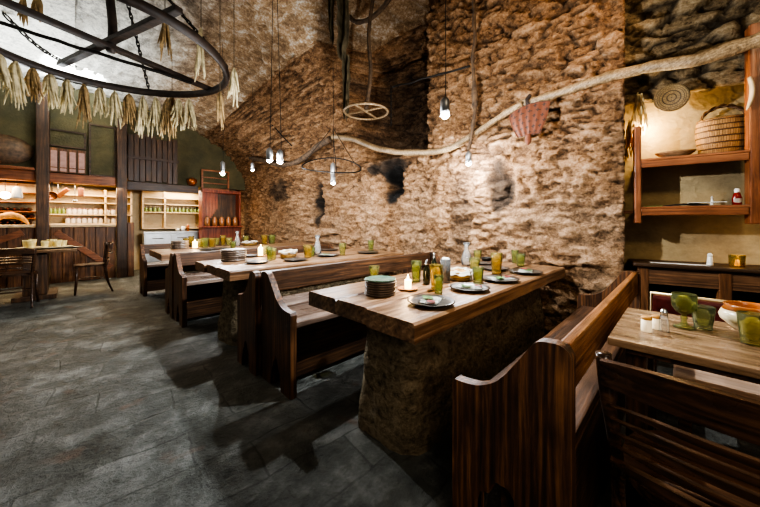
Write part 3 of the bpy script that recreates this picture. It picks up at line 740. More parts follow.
# wine rack behind the left part of the bar
t = thing('wine_rack', 'rack of dark wine bottles lying behind the left bar opening', 'rack', (-2.32, 8.93, 0))
bm = B(); bx2(bm, (0, .30, 1.0), (1.85, .33, 1.93)); obj('back_board', bm, 'kitchen', t)
for z in (1.12, 1.25, 1.38, 1.56, 1.74):
    bm = B(); bx2(bm, (0, 0, z - .02), (1.85, .29, z), .003); obj('shelf_board', bm, 'shelf_x', t)
def mk_wine():
    t = thing('wine_bottle', '', ''); bm = B(); rot = Matrix.Rotation(PI / 2, 3, 'X')
    lathe(bm, [(.03, 0), (.037, .01), (.037, .18), (.015, .23), (.014, .28), (.001, .282)], 12, (0, 0, .0375), rot); obj('bottle_body', bm, 'sausage', t, shade=True)
    bm = B(); lathe(bm, [(.0155, .262), (.0155, .286), (.001, .287)], 10, (0, 0, .0375), rot); obj('foil', bm, 'maroon', t); return t
sp = []
for z in (1.12, 1.25, 1.38):
    for k in range(6): sp.append((-1.06 + k * .085 + (.04 if z == 1.25 else 0), 9.215, z + .001))
add_copies('wine_bottle', mk_wine, 'dark wine bottle lying neck outward in the rack behind the bar', 'bottle', sp, 'wine bottles lying in the rack')
p = yb(12, 212, 8.55); bm = B(); tube(bm, smooth([(-.2, 0, .05), (-.14, 0, .12), (-.02, 0, .14), (.09, 0, .09), (.17, 0, -.02)], 6), lambda q: .022 + .035 * math.sin(PI * min(1, q * 1.05)), 12); o = obj('bread_loaf', bm, 'crust', shade=True); o.location = (p.x + .02, 8.6, zc + .078); tag(o, 'curved golden loaf lying in front of the wine rack', 'bread')
# things hanging under the bar beam
def hanger(px, py0, py1, name, label, cat, make):
    a = yb(px, py0, 8.46); b_ = yb(px, py1, 8.46); t = thing(name, label, cat, (a.x, 8.46, zb - .004), 0, 'utensils hanging under the bar beam')
    make(t, a.z - b_.z)
def pan(mat, r):
    def f(t, L):
        bm = B(); bx2(bm, (-.008, -.004, -L * .55), (.008, .004, 0)); obj('handle', bm, 'iron', t)
        bm = B(); lathe(bm, [(.001, 0), (r, 0), (r * 1.05, .05), (r * .98, .05), (r * .92, .008), (.001, .008)], 20, (0, 0, -L * .55 - r), Matrix.Rotation(PI / 2, 3, 'X')); obj('pan_body', bm, mat, t, shade=True)
    return f
def slab(mat, w_, h, tilt=0):
    def f(t, L):
        bm = B(); tube(bm, [(0, 0, 0), (0, 0, -L * .3)], .004, 6); obj('cord', bm, 'rope', t)
        bm = B(); bx(bm, (0, 0, -L * .3 - h / 2), (w_, .03, h), .01, rot=Matrix.Rotation(tilt, 3, 'Y')); obj('board', bm, mat, t)
    return f
def ladle(t, L):
    bm = B(); tube(bm, [(0, 0, 0), (0, 0, -L + .05)], .006, 6); obj('handle', bm, 'tin', t)
    bm = B(); lathe(bm, [(.001, -.05), (.03, -.04), (.045, 0), (.04, 0), (.026, -.034), (.001, -.042)], 14, (0, .03, -L + .05)); obj('ladle_bowl', bm, 'tin', t, shade=True)
def mug(t, L):
    bm = B(); tube(bm, [(0, 0, 0), (0, 0, -L * .35)], .004, 6); obj('cord', bm, 'rope', t)
    bm = B(); lathe(bm, [(.015, 0), (.05, -.03), (.075, -L * .55), (.07, -L * .62), (.045, -L * .62), (.001, -L * .60)], 18, (0, 0, -L * .35)); obj('mug_body', bm, 'white', t, shade=True)
hanger(17, 183, 202, 'hanging_jug', 'white jug hanging left of the first bar post', 'jug', mug)
hanger(52, 185, 203, 'hanging_pan', 'copper pan hanging right beside the first bar post', 'pan', pan('copper', .075))
hanger(63, 185, 200, 'hanging_board', 'slanting copper brown paddle hanging under the bar beam', 'board', slab('copper', .08, .22, .7))
hanger(58, 185, 200, 'hanging_ladle', 'steel ladle hanging between pan and paddle', 'ladle', ladle)
hanger(75, 185, 204, 'hanging_ladle', 'steel ladle hanging left of the brown cutting board', 'ladle', ladle)
hanger(81, 185, 199, 'hanging_board', 'small brown cutting board hanging under the bar beam', 'board', slab('shelf_z', .085, .17))
t = thing('bar_lamp', 'glowing round lamp over the wine rack, left of the white jug', 'lamp', (-.885, 8.62, 1.655)); bm = B(); lathe(bm, [(.001, -.07), (.05, -.05), (.07, 0), (.05, .05), (.001, .06)], 18); obj('globe', bm, 'warmbulb', t, shade=True); bm = B(); tube(bm, [(0, 0, .055), (0, 0, .27)], .006, 6); obj('cord', bm, 'iron', t)
lamp('AREA', (-1.2, 8.75, 1.88), 36, (1, .70, .38), .9); lamp('AREA', (.2, 8.75, 1.88), 38, (1, .74, .44), 1.0); lamp('AREA', (1.9, 9.0, 1.95), 32, (1, .82, .58), .8)

# loft: round wooden dish, four upright panels, hung planks
p = yb(18, 150, YB + .04)
t = thing('wooden_tray', 'large round wooden dish leaning on the loft left of the bar post', 'dish', (p.x - .2, YB - .0, p.z)); rot = Matrix.Rotation(-PI / 2 + .25, 3, 'X') @ Matrix.Diagonal((1.35, 1, 1))
bm = B(); lathe(bm, [(.001, .02), (.22, .02), (.25, -.03), (.31, -.045), (.31, -.065), (.24, -.05), (.001, -.005)], 32, rot=Matrix.Rotation(PI / 2 - .2, 3, 'X') @ Matrix.Diagonal((1.25, .9, 1))); obj('dish_body', bm, 'oldwood', t, shade=True)
bm = B(); bx2(bm, (-2.6, YB - .14, zb + .181), (PX[1] - .1, YB - .02, zb + .23), .006); tag(obj('loft_ledge', bm, 'shelf_x'), 'narrow ledge board under the round wooden dish', 'board')
t0 = yb(49, 152, YB - .05); t1 = yb(86, 183, YB - .05); wdt = (t1.x - t0.x) / 4
for k in range(4):
    t = thing('upright_panel', ['faded pink upright panel nearest the first bar post', 'second faded pink panel from the first bar post', 'third faded pink panel from the first bar post', 'faded pink upright panel furthest from the first bar post'][k], 'panel', (t0.x + wdt * (k + .5), YB - .05, zb + .19), 0, 'row of upright panels on the bar beam')
    bm = B(); bx2(bm, (-wdt * .46, 0, 0), (wdt * .46, .03, .46), .004); obj('panel_frame', bm, 'bar_z', t)
    bm = B(); bx2(bm, (-wdt * .34, -.006, .10), (wdt * .34, -.0005, .41), .002); obj('panel_face', bm, 'pink', t)
    bm = B(); bx2(bm, (-wdt * .34, -.006, .02), (wdt * .34, -.0005, .08), .002); obj('lower_face', bm, 'pink', t)
for k, (px0, px1, lab) in enumerate(((89, 116, 'smoky green loft panel between the two bar posts'), (48, 86, 'smoky green loft panel above the pink panels'))):
    a, c = yb(px0, 127 if k == 0 else 128, YB + .06), yb(px1, 181 if k == 0 else 150, YB + .06)
    t = thing('framed_board', lab, 'panel', (a.x, YB + .03, max(c.z, zb + .185))); bm = B(); bx2(bm, (.03, .02, .03), (c.x - a.x - .03, .06, a.z - c.z - .03)); obj('board', bm, 'loft', t)
    bm = B(); L, hh = c.x - a.x, a.z - c.z
    for (lo, hi) in (((0, 0, 0), (L, .069, .029)), ((0, 0, hh - .029), (L, .069, hh)), ((0, 0, .0295), (.029, .069, hh - .0295)), ((L - .029, 0, .0295), (L, .069, hh - .0295))): bx2(bm, lo, hi)
    obj('panel_frame', bm, 'dark_x', t)
a, c = yb(128, 131, YB - .03), yb(178, 186, YB - .03)
c.z = zb + .125; t = thing('plank_screen', 'screen of old upright planks hung above the kitchen passage', 'screen', (a.x, YB, c.z)); bm = B(); n = 9; L = c.x - a.x
for k in range(n):
    z0 = random.uniform(0, .05); bx2(bm, (L * k / n + .004, random.uniform(-.01, .01), z0), (L * (k + 1) / n - .004, .04, a.z - c.z - random.uniform(0, .08)), .006)
obj('planks', bm, 'dark_z', t); bm = B(); bx2(bm, (-.02, -.03, .50), (L + .02, -.011, .56), .004); obj('batten', bm, 'dark_x', t)
p = yb(181, 186, YB - .1); bm = B(); lathe(bm, [(.001, -.10), (.07, -.08), (.11, -.01), (.10, .06), (.03, .10), (.001, .10)], 16); o = obj('clay_pot', bm, 'copper', shade=True); o.location = (p.x, YB - .03 + .1, zb + .221); tag(o, 'small round copper pot on the dark beam beside the plank screen', 'pot'); o.location = (2.02, YB + .02, zb + .221)

# red hutch with a plate rack by the far end of the stone wall
t = thing('hutch', 'red brown hutch with a jar shelf beside the stone wall', 'cabinet', (2.2, 8.35, 0)); W_ = .92
zh = on_y(220, 226, 8.35).z
for xx in (0, W_ - .04):
    bm = B(); bx2(bm, (xx, 0, 0), (xx + .04, .3, 1.98), .005); obj('side_panel', bm, 'redwood', t)
bm = B(); bx2(bm, (.041, .27, 0), (W_ - .041, .3, 1.98)); obj('back_panel', bm, 'dark_z', t)
bm = B(); bx2(bm, (-.04, -.10, zh - .035), (W_ + .02, .268, zh), .006); obj('shelf_board', bm, 'redwood', t)
bm = B(); bx2(bm, (.041, .02, 0), (W_ - .041, .05, zh - .036)); obj('door', bm, 'redwood', t)
bm = B(); bx2(bm, (.041, .0, 1.90), (W_ - .041, .29, 1.98), .004); obj('top_board', bm, 'redwood', t)
bm = B()
for k in range(9):
    x0_ = .045 + k * .037; bx2(bm, (x0_, .10 + .008 * (k % 2), 1.90 - .85 + .055 * k), (x0_ + .036, .118 + .008 * (k % 2), 1.899))
obj('curtain', bm, 'redwood', t)
a, c = on_y(203, 153, 8.3), on_y(231, 177, 8.3)
t = thing('plate_rack', 'small red barred rack on top of the hutch', 'rack', (a.x, 8.42, 1.982)); L, hh = c.x - a.x, .5; bm = B()
for (lo, hi) in (((0, 0, 0), (.04, .05, hh)), ((L - .04, 0, 0), (L, .05, hh)), ((.041, 0, 0), (L - .041, .05, .04)), ((.041, 0, hh - .04), (L - .041, .05, hh))): bx2(bm, lo, hi, .004)
obj('rack_frame', bm, 'shelf_x', t)
for z in (.15, .29):
    bm = B(); bx2(bm, (.041, .01, z), (L - .041, .035, z + .025)); obj('bar', bm, 'shelf_x', t)
def mk_crock():
    t = thing('crock', '', ''); bm = B(); lathe(bm, [(.05, 0), (.062, .02), (.062, .15), (.035, .20), (.04, .225), (.03, .225), (.001, .21)], 14); obj('crock_body', bm, 'crock', t, shade=True)
    bm = B(); lathe(bm, [(.028, .226), (.022, .25), (.001, .252)], 12); obj('stopper', bm, 'rope', t); return t
labs = ['brown stone crock on the hutch shelf nearest the passage', 'second brown stone crock from the passage on the hutch shelf', 'middle brown stone crock on the hutch shelf', 'brown stone crock on the hutch shelf next to the end one', 'brown stone crock on the hutch shelf nearest the stone wall']
add_copies('crock', mk_crock, labs, 'crock', [(2.30 + .165 * k, 8.31, zh + .001) for k in range(5)], 'crocks on the hutch shelf')
lamp('POINT', (2.6, 7.9, 1.5), 6, WARM, .1)

# ------------------------------------------------------------------ far left table with its chairs
t = thing('dining_table', 'dark table near the bar with a wide plank pedestal', 'table', (-2.1, 6.75, 0))
bm = B()
for k in range(4): bx2(bm, (0, .2 * k, .71), (2.12, .2 * k + .195, .75), .008)
obj('tabletop', bm, 'top_x', t)
bm = B(); bx2(bm, (1.55, .15, .07), (1.80, .55, .709), .008); bx2(bm, (1.45, .08, 0), (1.9, .62, .069), .008); obj('pedestal', bm, 'dark_z', t)
bm = B(); bx2(bm, (.2, .15, 0), (.45, .55, .709), .008); obj('pedestal', bm, 'dark_z', t)
bent_chair('bentwood_chair', 'dark bentwood chair at the near end of the bar table, curved back to the passage', (.42, 7.06, 0), PI, wide=.46, slats=1)
bent_chair('bentwood_chair', 'dark bentwood chair with its back to the viewer at the far left table', (-.62, 6.32, 0), PI / 2 - .1, wide=.46, slats=2)

# ------------------------------------------------------------------ tableware
TT = .752
def tumbler(mat, h=.115, r=.036, name='tumbler', label='', p=(0, 0, 0), cat='glass', group=None, rz=0):
    bm = B(); w_ = .0032
    pr = [(r * .70, 0), (r * .78, .004), (r * .72, h * .10), (r * .80, h * .3), (r * .92, h * .7), (r, h), (r - w_, h), (r * .92 - w_, h * .7), (r * .80 - w_, h * .3), (r * .68 - w_, h * .14), (.001, h * .12)]
    lathe(bm, pr, 28, ribs=7, amp=.035)
    o = obj(name, bm, mat, shade=True); o.location = p; o.rotation_euler = (0, 0, rz); return tag(o, label, cat, group)
def goblet(mat, h=.15, r=.04, label='', p=(0, 0, 0), group=None):
    bm = B(); w_ = .003
    pr = [(.032, 0), (.033, .004), (.012, .012), (.007, h * .22), (.011, h * .30), (.007, h * .38), (r * .62, h * .46), (r * .95, h * .62), (r, h * .80), (r * .97, h), (r * .97 - w_, h), (r - w_, h * .80), (r * .9, h * .62), (r * .5, h * .50), (.001, h * .46)]
    lathe(bm, pr, 28, ribs=7, amp=.03); o = obj('goblet', bm, mat, shade=True); o.location = p; return tag(o, label, 'glass', group)
def plate(p, label, r=.115, group=None, napkin=None, rz=0, seed=1):
    t = thing('plate', label, 'plate', p, rz, group)
    bm = B(); lathe(bm, [(r * .55, 0), (r * .62, .002), (r * .97, .014), (r, .017), (r * .985, .020), (r * .80, .0125)], 36); obj('rim', bm, 'plate', t, shade=True)
    bm = B(); lathe(bm, [(r * .797, .0128), (r * .6, .0085), (.001, .0082)], 36, cap=False); obj('well', bm, 'plate_in', t, shade=True)
    if napkin: napkin_on(Vector(p) + Vector((0, 0, .0125)), r, napkin, seed, rz)
    return t
def napkin_on(p, r, label, seed, rz):
    rnd = random.Random(seed); t = thing('folded_napkin', label, 'napkin', p, rz + rnd.uniform(-.3, .3), 'folded napkins on the plates')
    def sheet(w_, l_, z, amp, ox=0, oy=0, rot=0):
        bm = B(); n = 10; g = []
        for i in range(n + 1):
            row = []
            for j in range(n + 1):
                x, y = (i / n - .5) * w_, (j / n - .5) * l_; k = noise.noise((x * 30 + seed, y * 30, z * 40)) * amp
                xr, yr = x * math.cos(rot) - y * math.sin(rot) + ox, x * math.sin(rot) + y * math.cos(rot) + oy
                row.append(bm.verts.new((xr, yr, z + amp + k)))
            g.append(row)
        for i in range(n):
            for j in range(n): bm.faces.new((g[i][j], g[i + 1][j], g[i + 1][j + 1], g[i][j + 1]))
        bmesh.ops.solidify(bm, geom=bm.faces[:], thickness=.003); return bm
    obj('paper_fold', sheet(r * 1.25, r * .78, .002, .004), 'napkin', t, shade=True)
    obj('printed_corner', sheet(r * .50, r * .42, .011, .004, r * .12, .02, .4), 'leafy', t, shade=True)
    obj('red_corner', sheet(r * .36, r * .34, .011, .004, -r * .42, -.012, .2), 'berry', t, shade=True)
def plate_stack(p, label, n=7, r=.092, top='greenbowl', th=.013):
    for k in range(n):
        bm = B(); rr = r * random.uniform(.975, 1.02); lathe(bm, [(rr * .8, 0), (rr, .003), (rr, th - .002), (rr * .93, th - .0012), (rr * .86, th - .006), (.001, th - .006)], 28)
        o = obj('stacked_plate', bm, 'stack' if k < n - 1 else top, shade=True); o.location = (p[0] + random.uniform(-.003, .003), p[1] + random.uniform(-.003, .003), p[2] + k * th)
        if k == n - 1: lab = label + ', the top one'
        else: lab = label + (', the lowest one', ', second from the bottom', ', third from the bottom', ', fourth from the bottom', ', fifth from the bottom', ', sixth from the bottom')[k]
        tag(o, lab, 'plate', 'stacked plates on the tables')
def candle(p, label_dish, label_candle, r=.062, h=.055, power=1.2, cr=.021, dish='board'):
    bm = B(); lathe(bm, [(r * .7, 0), (r * .95, .005), (r, .011), (r * .94, .011), (r * .7, .007), (.001, .007)], 28); o = obj('candle_dish', bm, dish, shade=True); o.location = p; tag(o, label_dish, 'dish')
    q = Vector(p) + Vector((0, 0, .0075)); t = thing('candle', label_candle, 'candle', q)
    bm = B(); lathe(bm, [(cr, 0), (cr * 1.02, h * .9), (cr * .85, h), (cr * .5, h - .004), (.001, h - .006)], 18); obj('wax', bm, 'wax_lit', t, shade=True)
    bm = B(); lathe(bm, [(.001, h - .004), (.004, h + .003), (.0055, h + .010), (.003, h + .020), (.0005, h + .030)], 10); obj('flame', bm, 'flame', t, shade=True)
    lamp('POINT', q + Vector((0, 0, h + .05)), power, WARM, .012)
def carafe(p, label, h=.20, mat='g_clear', k=1):
    bm = B(); lathe(bm, [(.034, 0), (.047, .01), (.050, h * .28), (.040, h * .5), (.020, h * .72), (.020, h * .80), (.034, h), (.031, h), (.017, h * .80), (.017, h * .72), (.037, h * .5), (.047, h * .28), (.044, .012), (.001, .008)], 24)
    o = obj('carafe', bm, mat, shade=True); o.location = p; return tag(o, label, 'carafe', 'glass carafes on the tables')
def cruet(p, label, h=.14):
    t = thing('oil_cruet', label, 'bottle', p); bm = B(); lathe(bm, [(.022, 0), (.024, .004), (.024, h * .62), (.010, h * .78), (.010, h * .84)], 18); obj('bottle_body', bm, 'bottle', t, shade=True)
    bm = B(); lathe(bm, [(.0115, h * .8405), (.0115, h * .88), (.005, h * .92), (.0035, h * 1.06)], 12); tube(bm, [(0, 0, h * .93), (.012, 0, h * 1.04), (.018, 0, h * 1.07)], .003, 6); obj('pourer', bm, 'tin', t, shade=True)
def basket(p, label, rx=.095, ry=.07, h=.055, rz=0, group='bread baskets on the tables', seed=0, n=6, loaves='bread'):
    t = thing('bread_basket', label, 'basket', p, rz, group); sc = Matrix.Diagonal((rx, ry, 1))
    bm = B(); lathe(bm, [(.82, 0), (.9, .01), (1.0, h * .9), (1.02, h), (.96, h + .003), (.92, h * .85), (.8, .012), (.001, .01)], 36, rot=sc); obj('basket_body', bm, 'wick_y', t, shade=True)
    bm = B(); ring = 30; vs = []
    for k in range(ring):
        a = 2 * PI * k / ring; rr = .99 + .07 * math.sin(5 * a + seed); vs.append([bm.verts.new((rx * rr * f * math.cos(a), ry * rr * f * math.sin(a), z + .005 * math.sin(7 * a))) for f, z in ((.90, h * .6), (1.0, h + .012), (1.06, h + .006), (1.07, h * .72))])
    for k in range(ring):
        for j in range(3): bm.faces.new((vs[k][j], vs[k][j + 1], vs[(k + 1) % ring][j + 1], vs[(k + 1) % ring][j]))
    bmesh.ops.solidify(bm, geom=bm.faces[:], thickness=.002); obj('cloth_lining', bm, 'linen', t, shade=True)
    rnd = random.Random(seed)
    for k in range(n):
        a = 2 * PI * k / n + rnd.random() * .4; bm = B(); f = .42
        lathe(bm, [(.001, -.018), (.024, -.012), (.030, .002), (.024, .014), (.001, .021)], 14, rot=Matrix.Rotation(rnd.uniform(-.4, .4), 3, 'X') @ Matrix.Diagonal((1.25, .85, 1)))
        o = obj('bread_roll', bm, 'crust', shade=True); cz = math.cos(rz); sz = math.sin(rz); x, y = rx * f * math.cos(a), ry * f * math.sin(a)
        o.location = (p[0] + x * cz - y * sz, p[1] + x * sz + y * cz, p[2] + h * .62 + (.004 if k % 2 else .012)); o.rotation_euler = (0, 0, a)
        tag(o, 'bread roll in the ' + label.replace('yellow wicker ', ''), 'bread', 'bread rolls in the ' + label.split(' on ')[-1])
def shaker(p, label, h=.062, top='tin', body='white', r=.017):
    t = thing('salt_shaker', label, 'shaker', p); bm = B(); lathe(bm, [(r, 0), (r * 1.03, .004), (r * .8, h * .6), (r * .72, h * .72)], 16); obj('shaker_body', bm, body, t, shade=True)
    bm = B(); lathe(bm, [(r * .76, h * .722), (r * .78, h * .88), (r * .4, h), (.001, h)], 14); obj('shaker_top', bm, top, t, shade=True)
G1 = 'glasses on the front table'; G2 = 'glasses on the middle table'; G3 = 'glasses on the last table'
# --- front table
plate_stack(at(380.5, 293.5, TT), 'dark plate in the stack at the front table\'s near end')
candle(at(408, 289.5, TT), 'round wooden saucer under the lit candle on the front table', 'glowing candle stub on a wooden saucer on the front table')
PP = [(431, 303.5, 'dark plate with napkin nearest the aisle end of the front table', 'napkin with green print on the plate next to the candle'),
      (469.5, 289.5, 'dark plate with napkin in the middle of the front table edge', 'napkin with green print on the middle plate of the front table'),
      (500, 280.5, 'dark plate with napkin third along the front table edge', 'napkin on the third plate along the front table edge'),
      (525.5, 273, 'dark plate with napkin nearest the wall on the front table', 'napkin on the plate nearest the stone wall')]
for i, (x, y, a, b_) in enumerate(PP): plate(at(x, y, TT), a, .122 if i < 2 else .13, 'dark plates along the front table', b_, rz=.6 + i, seed=i + 1)
plate(at(495, 269.5, TT), 'dark plate behind the amber tumbler on the front table', .12, 'dark plates along the front table')
plate(at(484, 264.5, TT), 'pale bread plate beside the carafe on the front table', .10, 'dark plates along the front table')
for (x, y, m, h, r, lab) in ((374, 278, 'g_yel', .09, .040, 'squat yellow green tumbler behind the plate stack'),
    (416.2, 281.5, 'g_green', .145, .037, 'tall green tumbler behind the candle on the front table'),
    (436, 288.5, 'g_amber', .15, .042, 'tall amber green tumbler in the middle of the front table'),
    (438.5, 293, 'g_green', .105, .030, 'small green tumbler in front of the tall amber one'),
    (478, 282.5, 'g_green', .105, .040, 'green tumbler next to the salt shaker on the front table'),
    (474.5, 271.5, 'g_yel', .115, .046, 'yellow green tumbler behind the bread basket'),
    (477.5, 262, 'g_yel', .12, .042, 'pale yellow tumbler next to the clear carafe'),
    (496.5, 274, 'g_amber', .17, .046, 'amber tumbler standing before the far plate'),
    (515, 263, 'g_green', .13, .036, 'green tumbler near the wall end, the left of a pair'),
    (520.5, 266, 'g_green', .115, .044, 'green tumbler near the wall end, the right of a pair')):
    tumbler(m, h, r, label=lab, p=at(x, y, TT), group=G1)
for px_ in (426.5, ): cruet(at(426.5, 284, TT), 'dark oil cruet with steel pourer before the amber jar', .155)
cruet(at(434, 275.5, TT), 'dark vinegar cruet with steel pourer half hidden behind the tall tumbler', .165)
p = at(445.5, 282, TT); t = thing('juice_jar', 'straight glass jar half full of amber drink', 'jar', p)
bm = B(); lathe(bm, [(.030, 0), (.033, .004), (.035, .16), (.032, .16), (.030, .006), (.001, .005)], 24); obj('jar_wall', bm, 'g_clear', t, shade=True)
bm = B(); lathe(bm, [(.029, .0065), (.0305, .085), (.001, .086)], 24); obj('drink', bm, 'juice', t, shade=True)
bm = B(); lathe(bm, [(.018, .087), (.026, .12), (.028, .155), (.02, .17), (.001, .16)], 12, ribs=5, amp=.15); obj('napkin_roll', bm, 'napkin', t, shade=True)
basket(at(459, 279, TT), 'yellow wicker bread basket on the front table', .105, .09, .06, .5, seed=2)
shaker(at(470, 280, TT), 'small steel shaker next to the bread basket', .062, 'tin', 'steel')
carafe(at(466.5, 265.5, TT), 'clear carafe at the back of the front table', .22)
bm = B(); lathe(bm, [(.05, 0), (.055, .03), (.050, .035), (.045, .012), (.001, .01)], 20); o = obj('ashtray', bm, 'iron', shade=True); o.location = at(486.5, 260.5, TT); tag(o, 'black round ashtray near the wall on the front table', 'ashtray')
# --- middle table
plate_stack(at(234, 260.5, TT), 'dark plate in the stack at the middle table\'s near end', n=6, r=.125, top='stack', th=.021)
for i, (x, y, r, lab, nap) in enumerate(((257, 263, .115, 'dark plate just right of the stack on the middle table', None), (295.5, 260.5, .13, 'dark plate in front of the bread basket on the middle table', None), (328, 256, .14, 'dark plate right of the carafe on the middle table', 'napkin on the plate right of the middle table\'s carafe'), (329, 250.5, .13, 'plate behind the carafe on the middle table', None), (368, 253.0, .15, 'plate at the wall end of the middle table', None), (249.5, 256.7, .10, 'small plate between stack and candle on the middle table', None))):
    plate(at(x, y, TT), lab, r, 'plates on the middle table', nap, rz=i, seed=20 + i)
candle(at(260.5, 256, TT), 'saucer under the candle on the middle table', 'lit candle stub right of the middle table\'s plate stack', .075, .10, 1.4, .028)
basket(at(288.5, 257.3, TT), 'yellow wicker bread basket on the middle table', .17, .09, .07, .78, seed=5, n=6)
for (x, y, m, h, r, lab) in ((269.5, 260.5, 'g_green', .145, .032, 'green tumbler in front of the middle table\'s bread basket'), (273.5, 259.8, 'g_yel', .13, .032, 'yellow tumbler touching the middle table\'s bread basket'),
    (308, 257.3, 'g_amber', .145, .055, 'amber tumbler right of the middle table\'s bread basket'), (342.5, 255, 'g_yel', .15, .045, 'yellow green tumbler alone near the wall end of the middle table'), (371, 250.6, 'g_green', .15, .045, 'green tumbler nearest the wall on the middle table'), (311.5, 256, 'g_green', .11, .045, 'green tumbler beside the amber one on the middle table'),
    (265.5, 255.3, 'g_yel', .12, .045, 'yellow tumbler right behind the middle table\'s candle')):
    tumbler(m, h, r, label=lab, p=at(x, y, TT), group=G2)
carafe(at(317.5, 254.2, TT), 'clear carafe in the middle of the middle table', .245)
# --- last table
plate_stack(at(180, 248.6, TT), 'dark plate in the stack on the last table', n=5, r=.12, top='stack', th=.025)
candle(at(195, 248.3, TT), 'saucer under the candle on the last table', 'lit candle beside the plate stack on the last table', .08, .10, 1.5, .035)
for (x, y, m, h, r, lab) in ((186, 246.5, 'g_amber', .14, .05, 'amber tumbler behind the plate stack on the last table'), (191, 245.0, 'g_amber', .16, .05, 'amber tumbler behind the last table\'s candle'), (200, 247.5, 'g_yel', .14, .055, 'yellow tumbler right of the last table\'s candle'), (205, 247.6, 'g_green', .16, .055, 'green tumbler second right of the last table\'s candle'),
    (212, 247, 'g_amber', .15, .06, 'wide amber tumbler in the middle of the last table'), (217, 245, 'g_yel', .13, .05, 'yellow tumbler behind the wide amber one on the last table'), (223, 245.5, 'g_amber', .18, .05, 'tall amber tumbler left of the last table\'s carafe'), (229, 245.6, 'g_yel', .14, .06, 'yellow tumbler next to the last table\'s carafe'), (246, 242.8, 'g_yel', .14, .06, 'yellow tumbler between carafe and bread on the last table'),
    (264.5, 244, 'g_amber', .17, .06, 'amber tumbler at the wall end of the last table'), (272, 243.6, 'g_green', .17, .07, 'green tumbler at the wall end of the last table'), (233, 247.8, 'g_green', .10, .05, 'low green tumbler at the edge of the last table')):
    tumbler(m, h, r, label=lab, p=at(x, y, TT), group=G3)
carafe(at(237.3, 246.2, TT), 'clear carafe on the last table', .26)
basket(at(250, 245.2, TT), 'yellow wicker bread basket on the last table', .20, .11, .06, .78, seed=8, n=6)
plate(at(221, 248.5, TT), 'dark plate at the edge of the last table', .14, 'plates on the last table'); plate(at(209, 250, TT), 'dark plate in front of the green tumbler on the last table', .14, 'plates on the last table')
# --- far left table: a heap of pale yellow glasses and a dish
rnd = random.Random(4)
bm = B(); lathe(bm, [(.10, 0), (.2, .012), (.26, .03), (.25, .033), (.18, .016), (.001, .010)], 28, rot=Matrix.Diagonal((1.2, .8, 1))); o = obj('serving_dish', bm, 'cream', shade=True); o.location = (-.33, 7.12, .752); tag(o, 'cream dish holding pale yellow glasses on the far left table', 'dish')
for k in range(11):
    a = 2 * PI * k / 8; r0 = (.17 if k < 8 else .07); p = (-.33 + r0 * 1.15 * math.cos(a), 7.12 + r0 * .75 * math.sin(a), .752 + .018)
    tumbler('cup', .115 * rnd.uniform(.8, 1.15), .045, 'stoneware_cup', 'pale yellow cup crowded in the cream dish near the bar', p, 'cup', 'pale yellow cups in the cream dish', rz=rnd.random())
plate((-.9, 7.0, .752), 'plate left of the cup dish on the far left table', .13); plate((-.02, 6.98, .752), 'plate at the end of the far left table', .11)
# --- corner table
def tR(px, py): return at(px, py, TT - .001)
for (x, y, r, h, lab) in ((646.5, 331.5, .0165, .060, 'stubby cream candle with browned top, nearer the table edge'), (656, 329, .014, .055, 'stubby cream candle with browned top, next to the clear shaker')):
    t = thing('candle', lab, 'candle', tR(x, y), 0, 'cream candles on the corner table'); bm = B(); lathe(bm, [(r, 0), (r * 1.02, .004), (r, h * .78)], 18); obj('wax', bm, 'wax', t, shade=True); bm = B(); lathe(bm, [(r * 1.03, h * .781), (r * 1.05, h * .92), (r * .7, h), (.001, h * .93)], 18); obj('browned_top', bm, 'crust', t, shade=True)
shaker(tR(664, 331), 'clear glass salt shaker on the corner table', .085, 'tin', 'g_clear', .015)
goblet('g_green', .135, .038, 'green pressed glass goblet on the corner table', tR(684, 327.5))
tumbler('g_pale', .088, .035, label='pale green tumbler next to the goblet', p=tR(703, 328.5), group='glasses on the corner table')
tumbler('g_yel', .105, .036, label='yellow green ribbed tumbler in front of the glazed bowl', p=tR(752, 344), group='glasses on the corner table')
t = thing('glazed_bowl', 'cream bowl with toffee glazed rim on the corner table', 'bowl', tR(752, 331)); r = .088; h = .098
bm = B(); lathe(bm, [(r * .5, 0), (r * .55, .004), (r * .95, h * .38), (r, h * .55), (r * .90, h * .78)], 32); obj('bowl_body', bm, 'cream', t, shade=True)
bm = B(); lathe(bm, [(r * .903, h * .781), (r * .80, h * .92), (r * .86, h), (r * .78, h), (r * .72, h * .90), (r * .8, h * .6), (r * .5, .02), (.001, .012)], 32); obj('glazed_rim', bm, 'rust', t, shade=True)
bm = B()
for k in range(7):                                                       # brush scroll around the belly
    a = -2.65 + k * .16; q = [(r * 1.003 * math.cos(a + .05 * math.cos(u)), r * 1.003 * math.sin(a + .05 * math.cos(u)), h * .56 + .008 * math.sin(u)) for u in [j * .7 for j in range(8)]]; tube(bm, q, .0014, 5)
obj('painted_scroll', bm, 'ink', t)
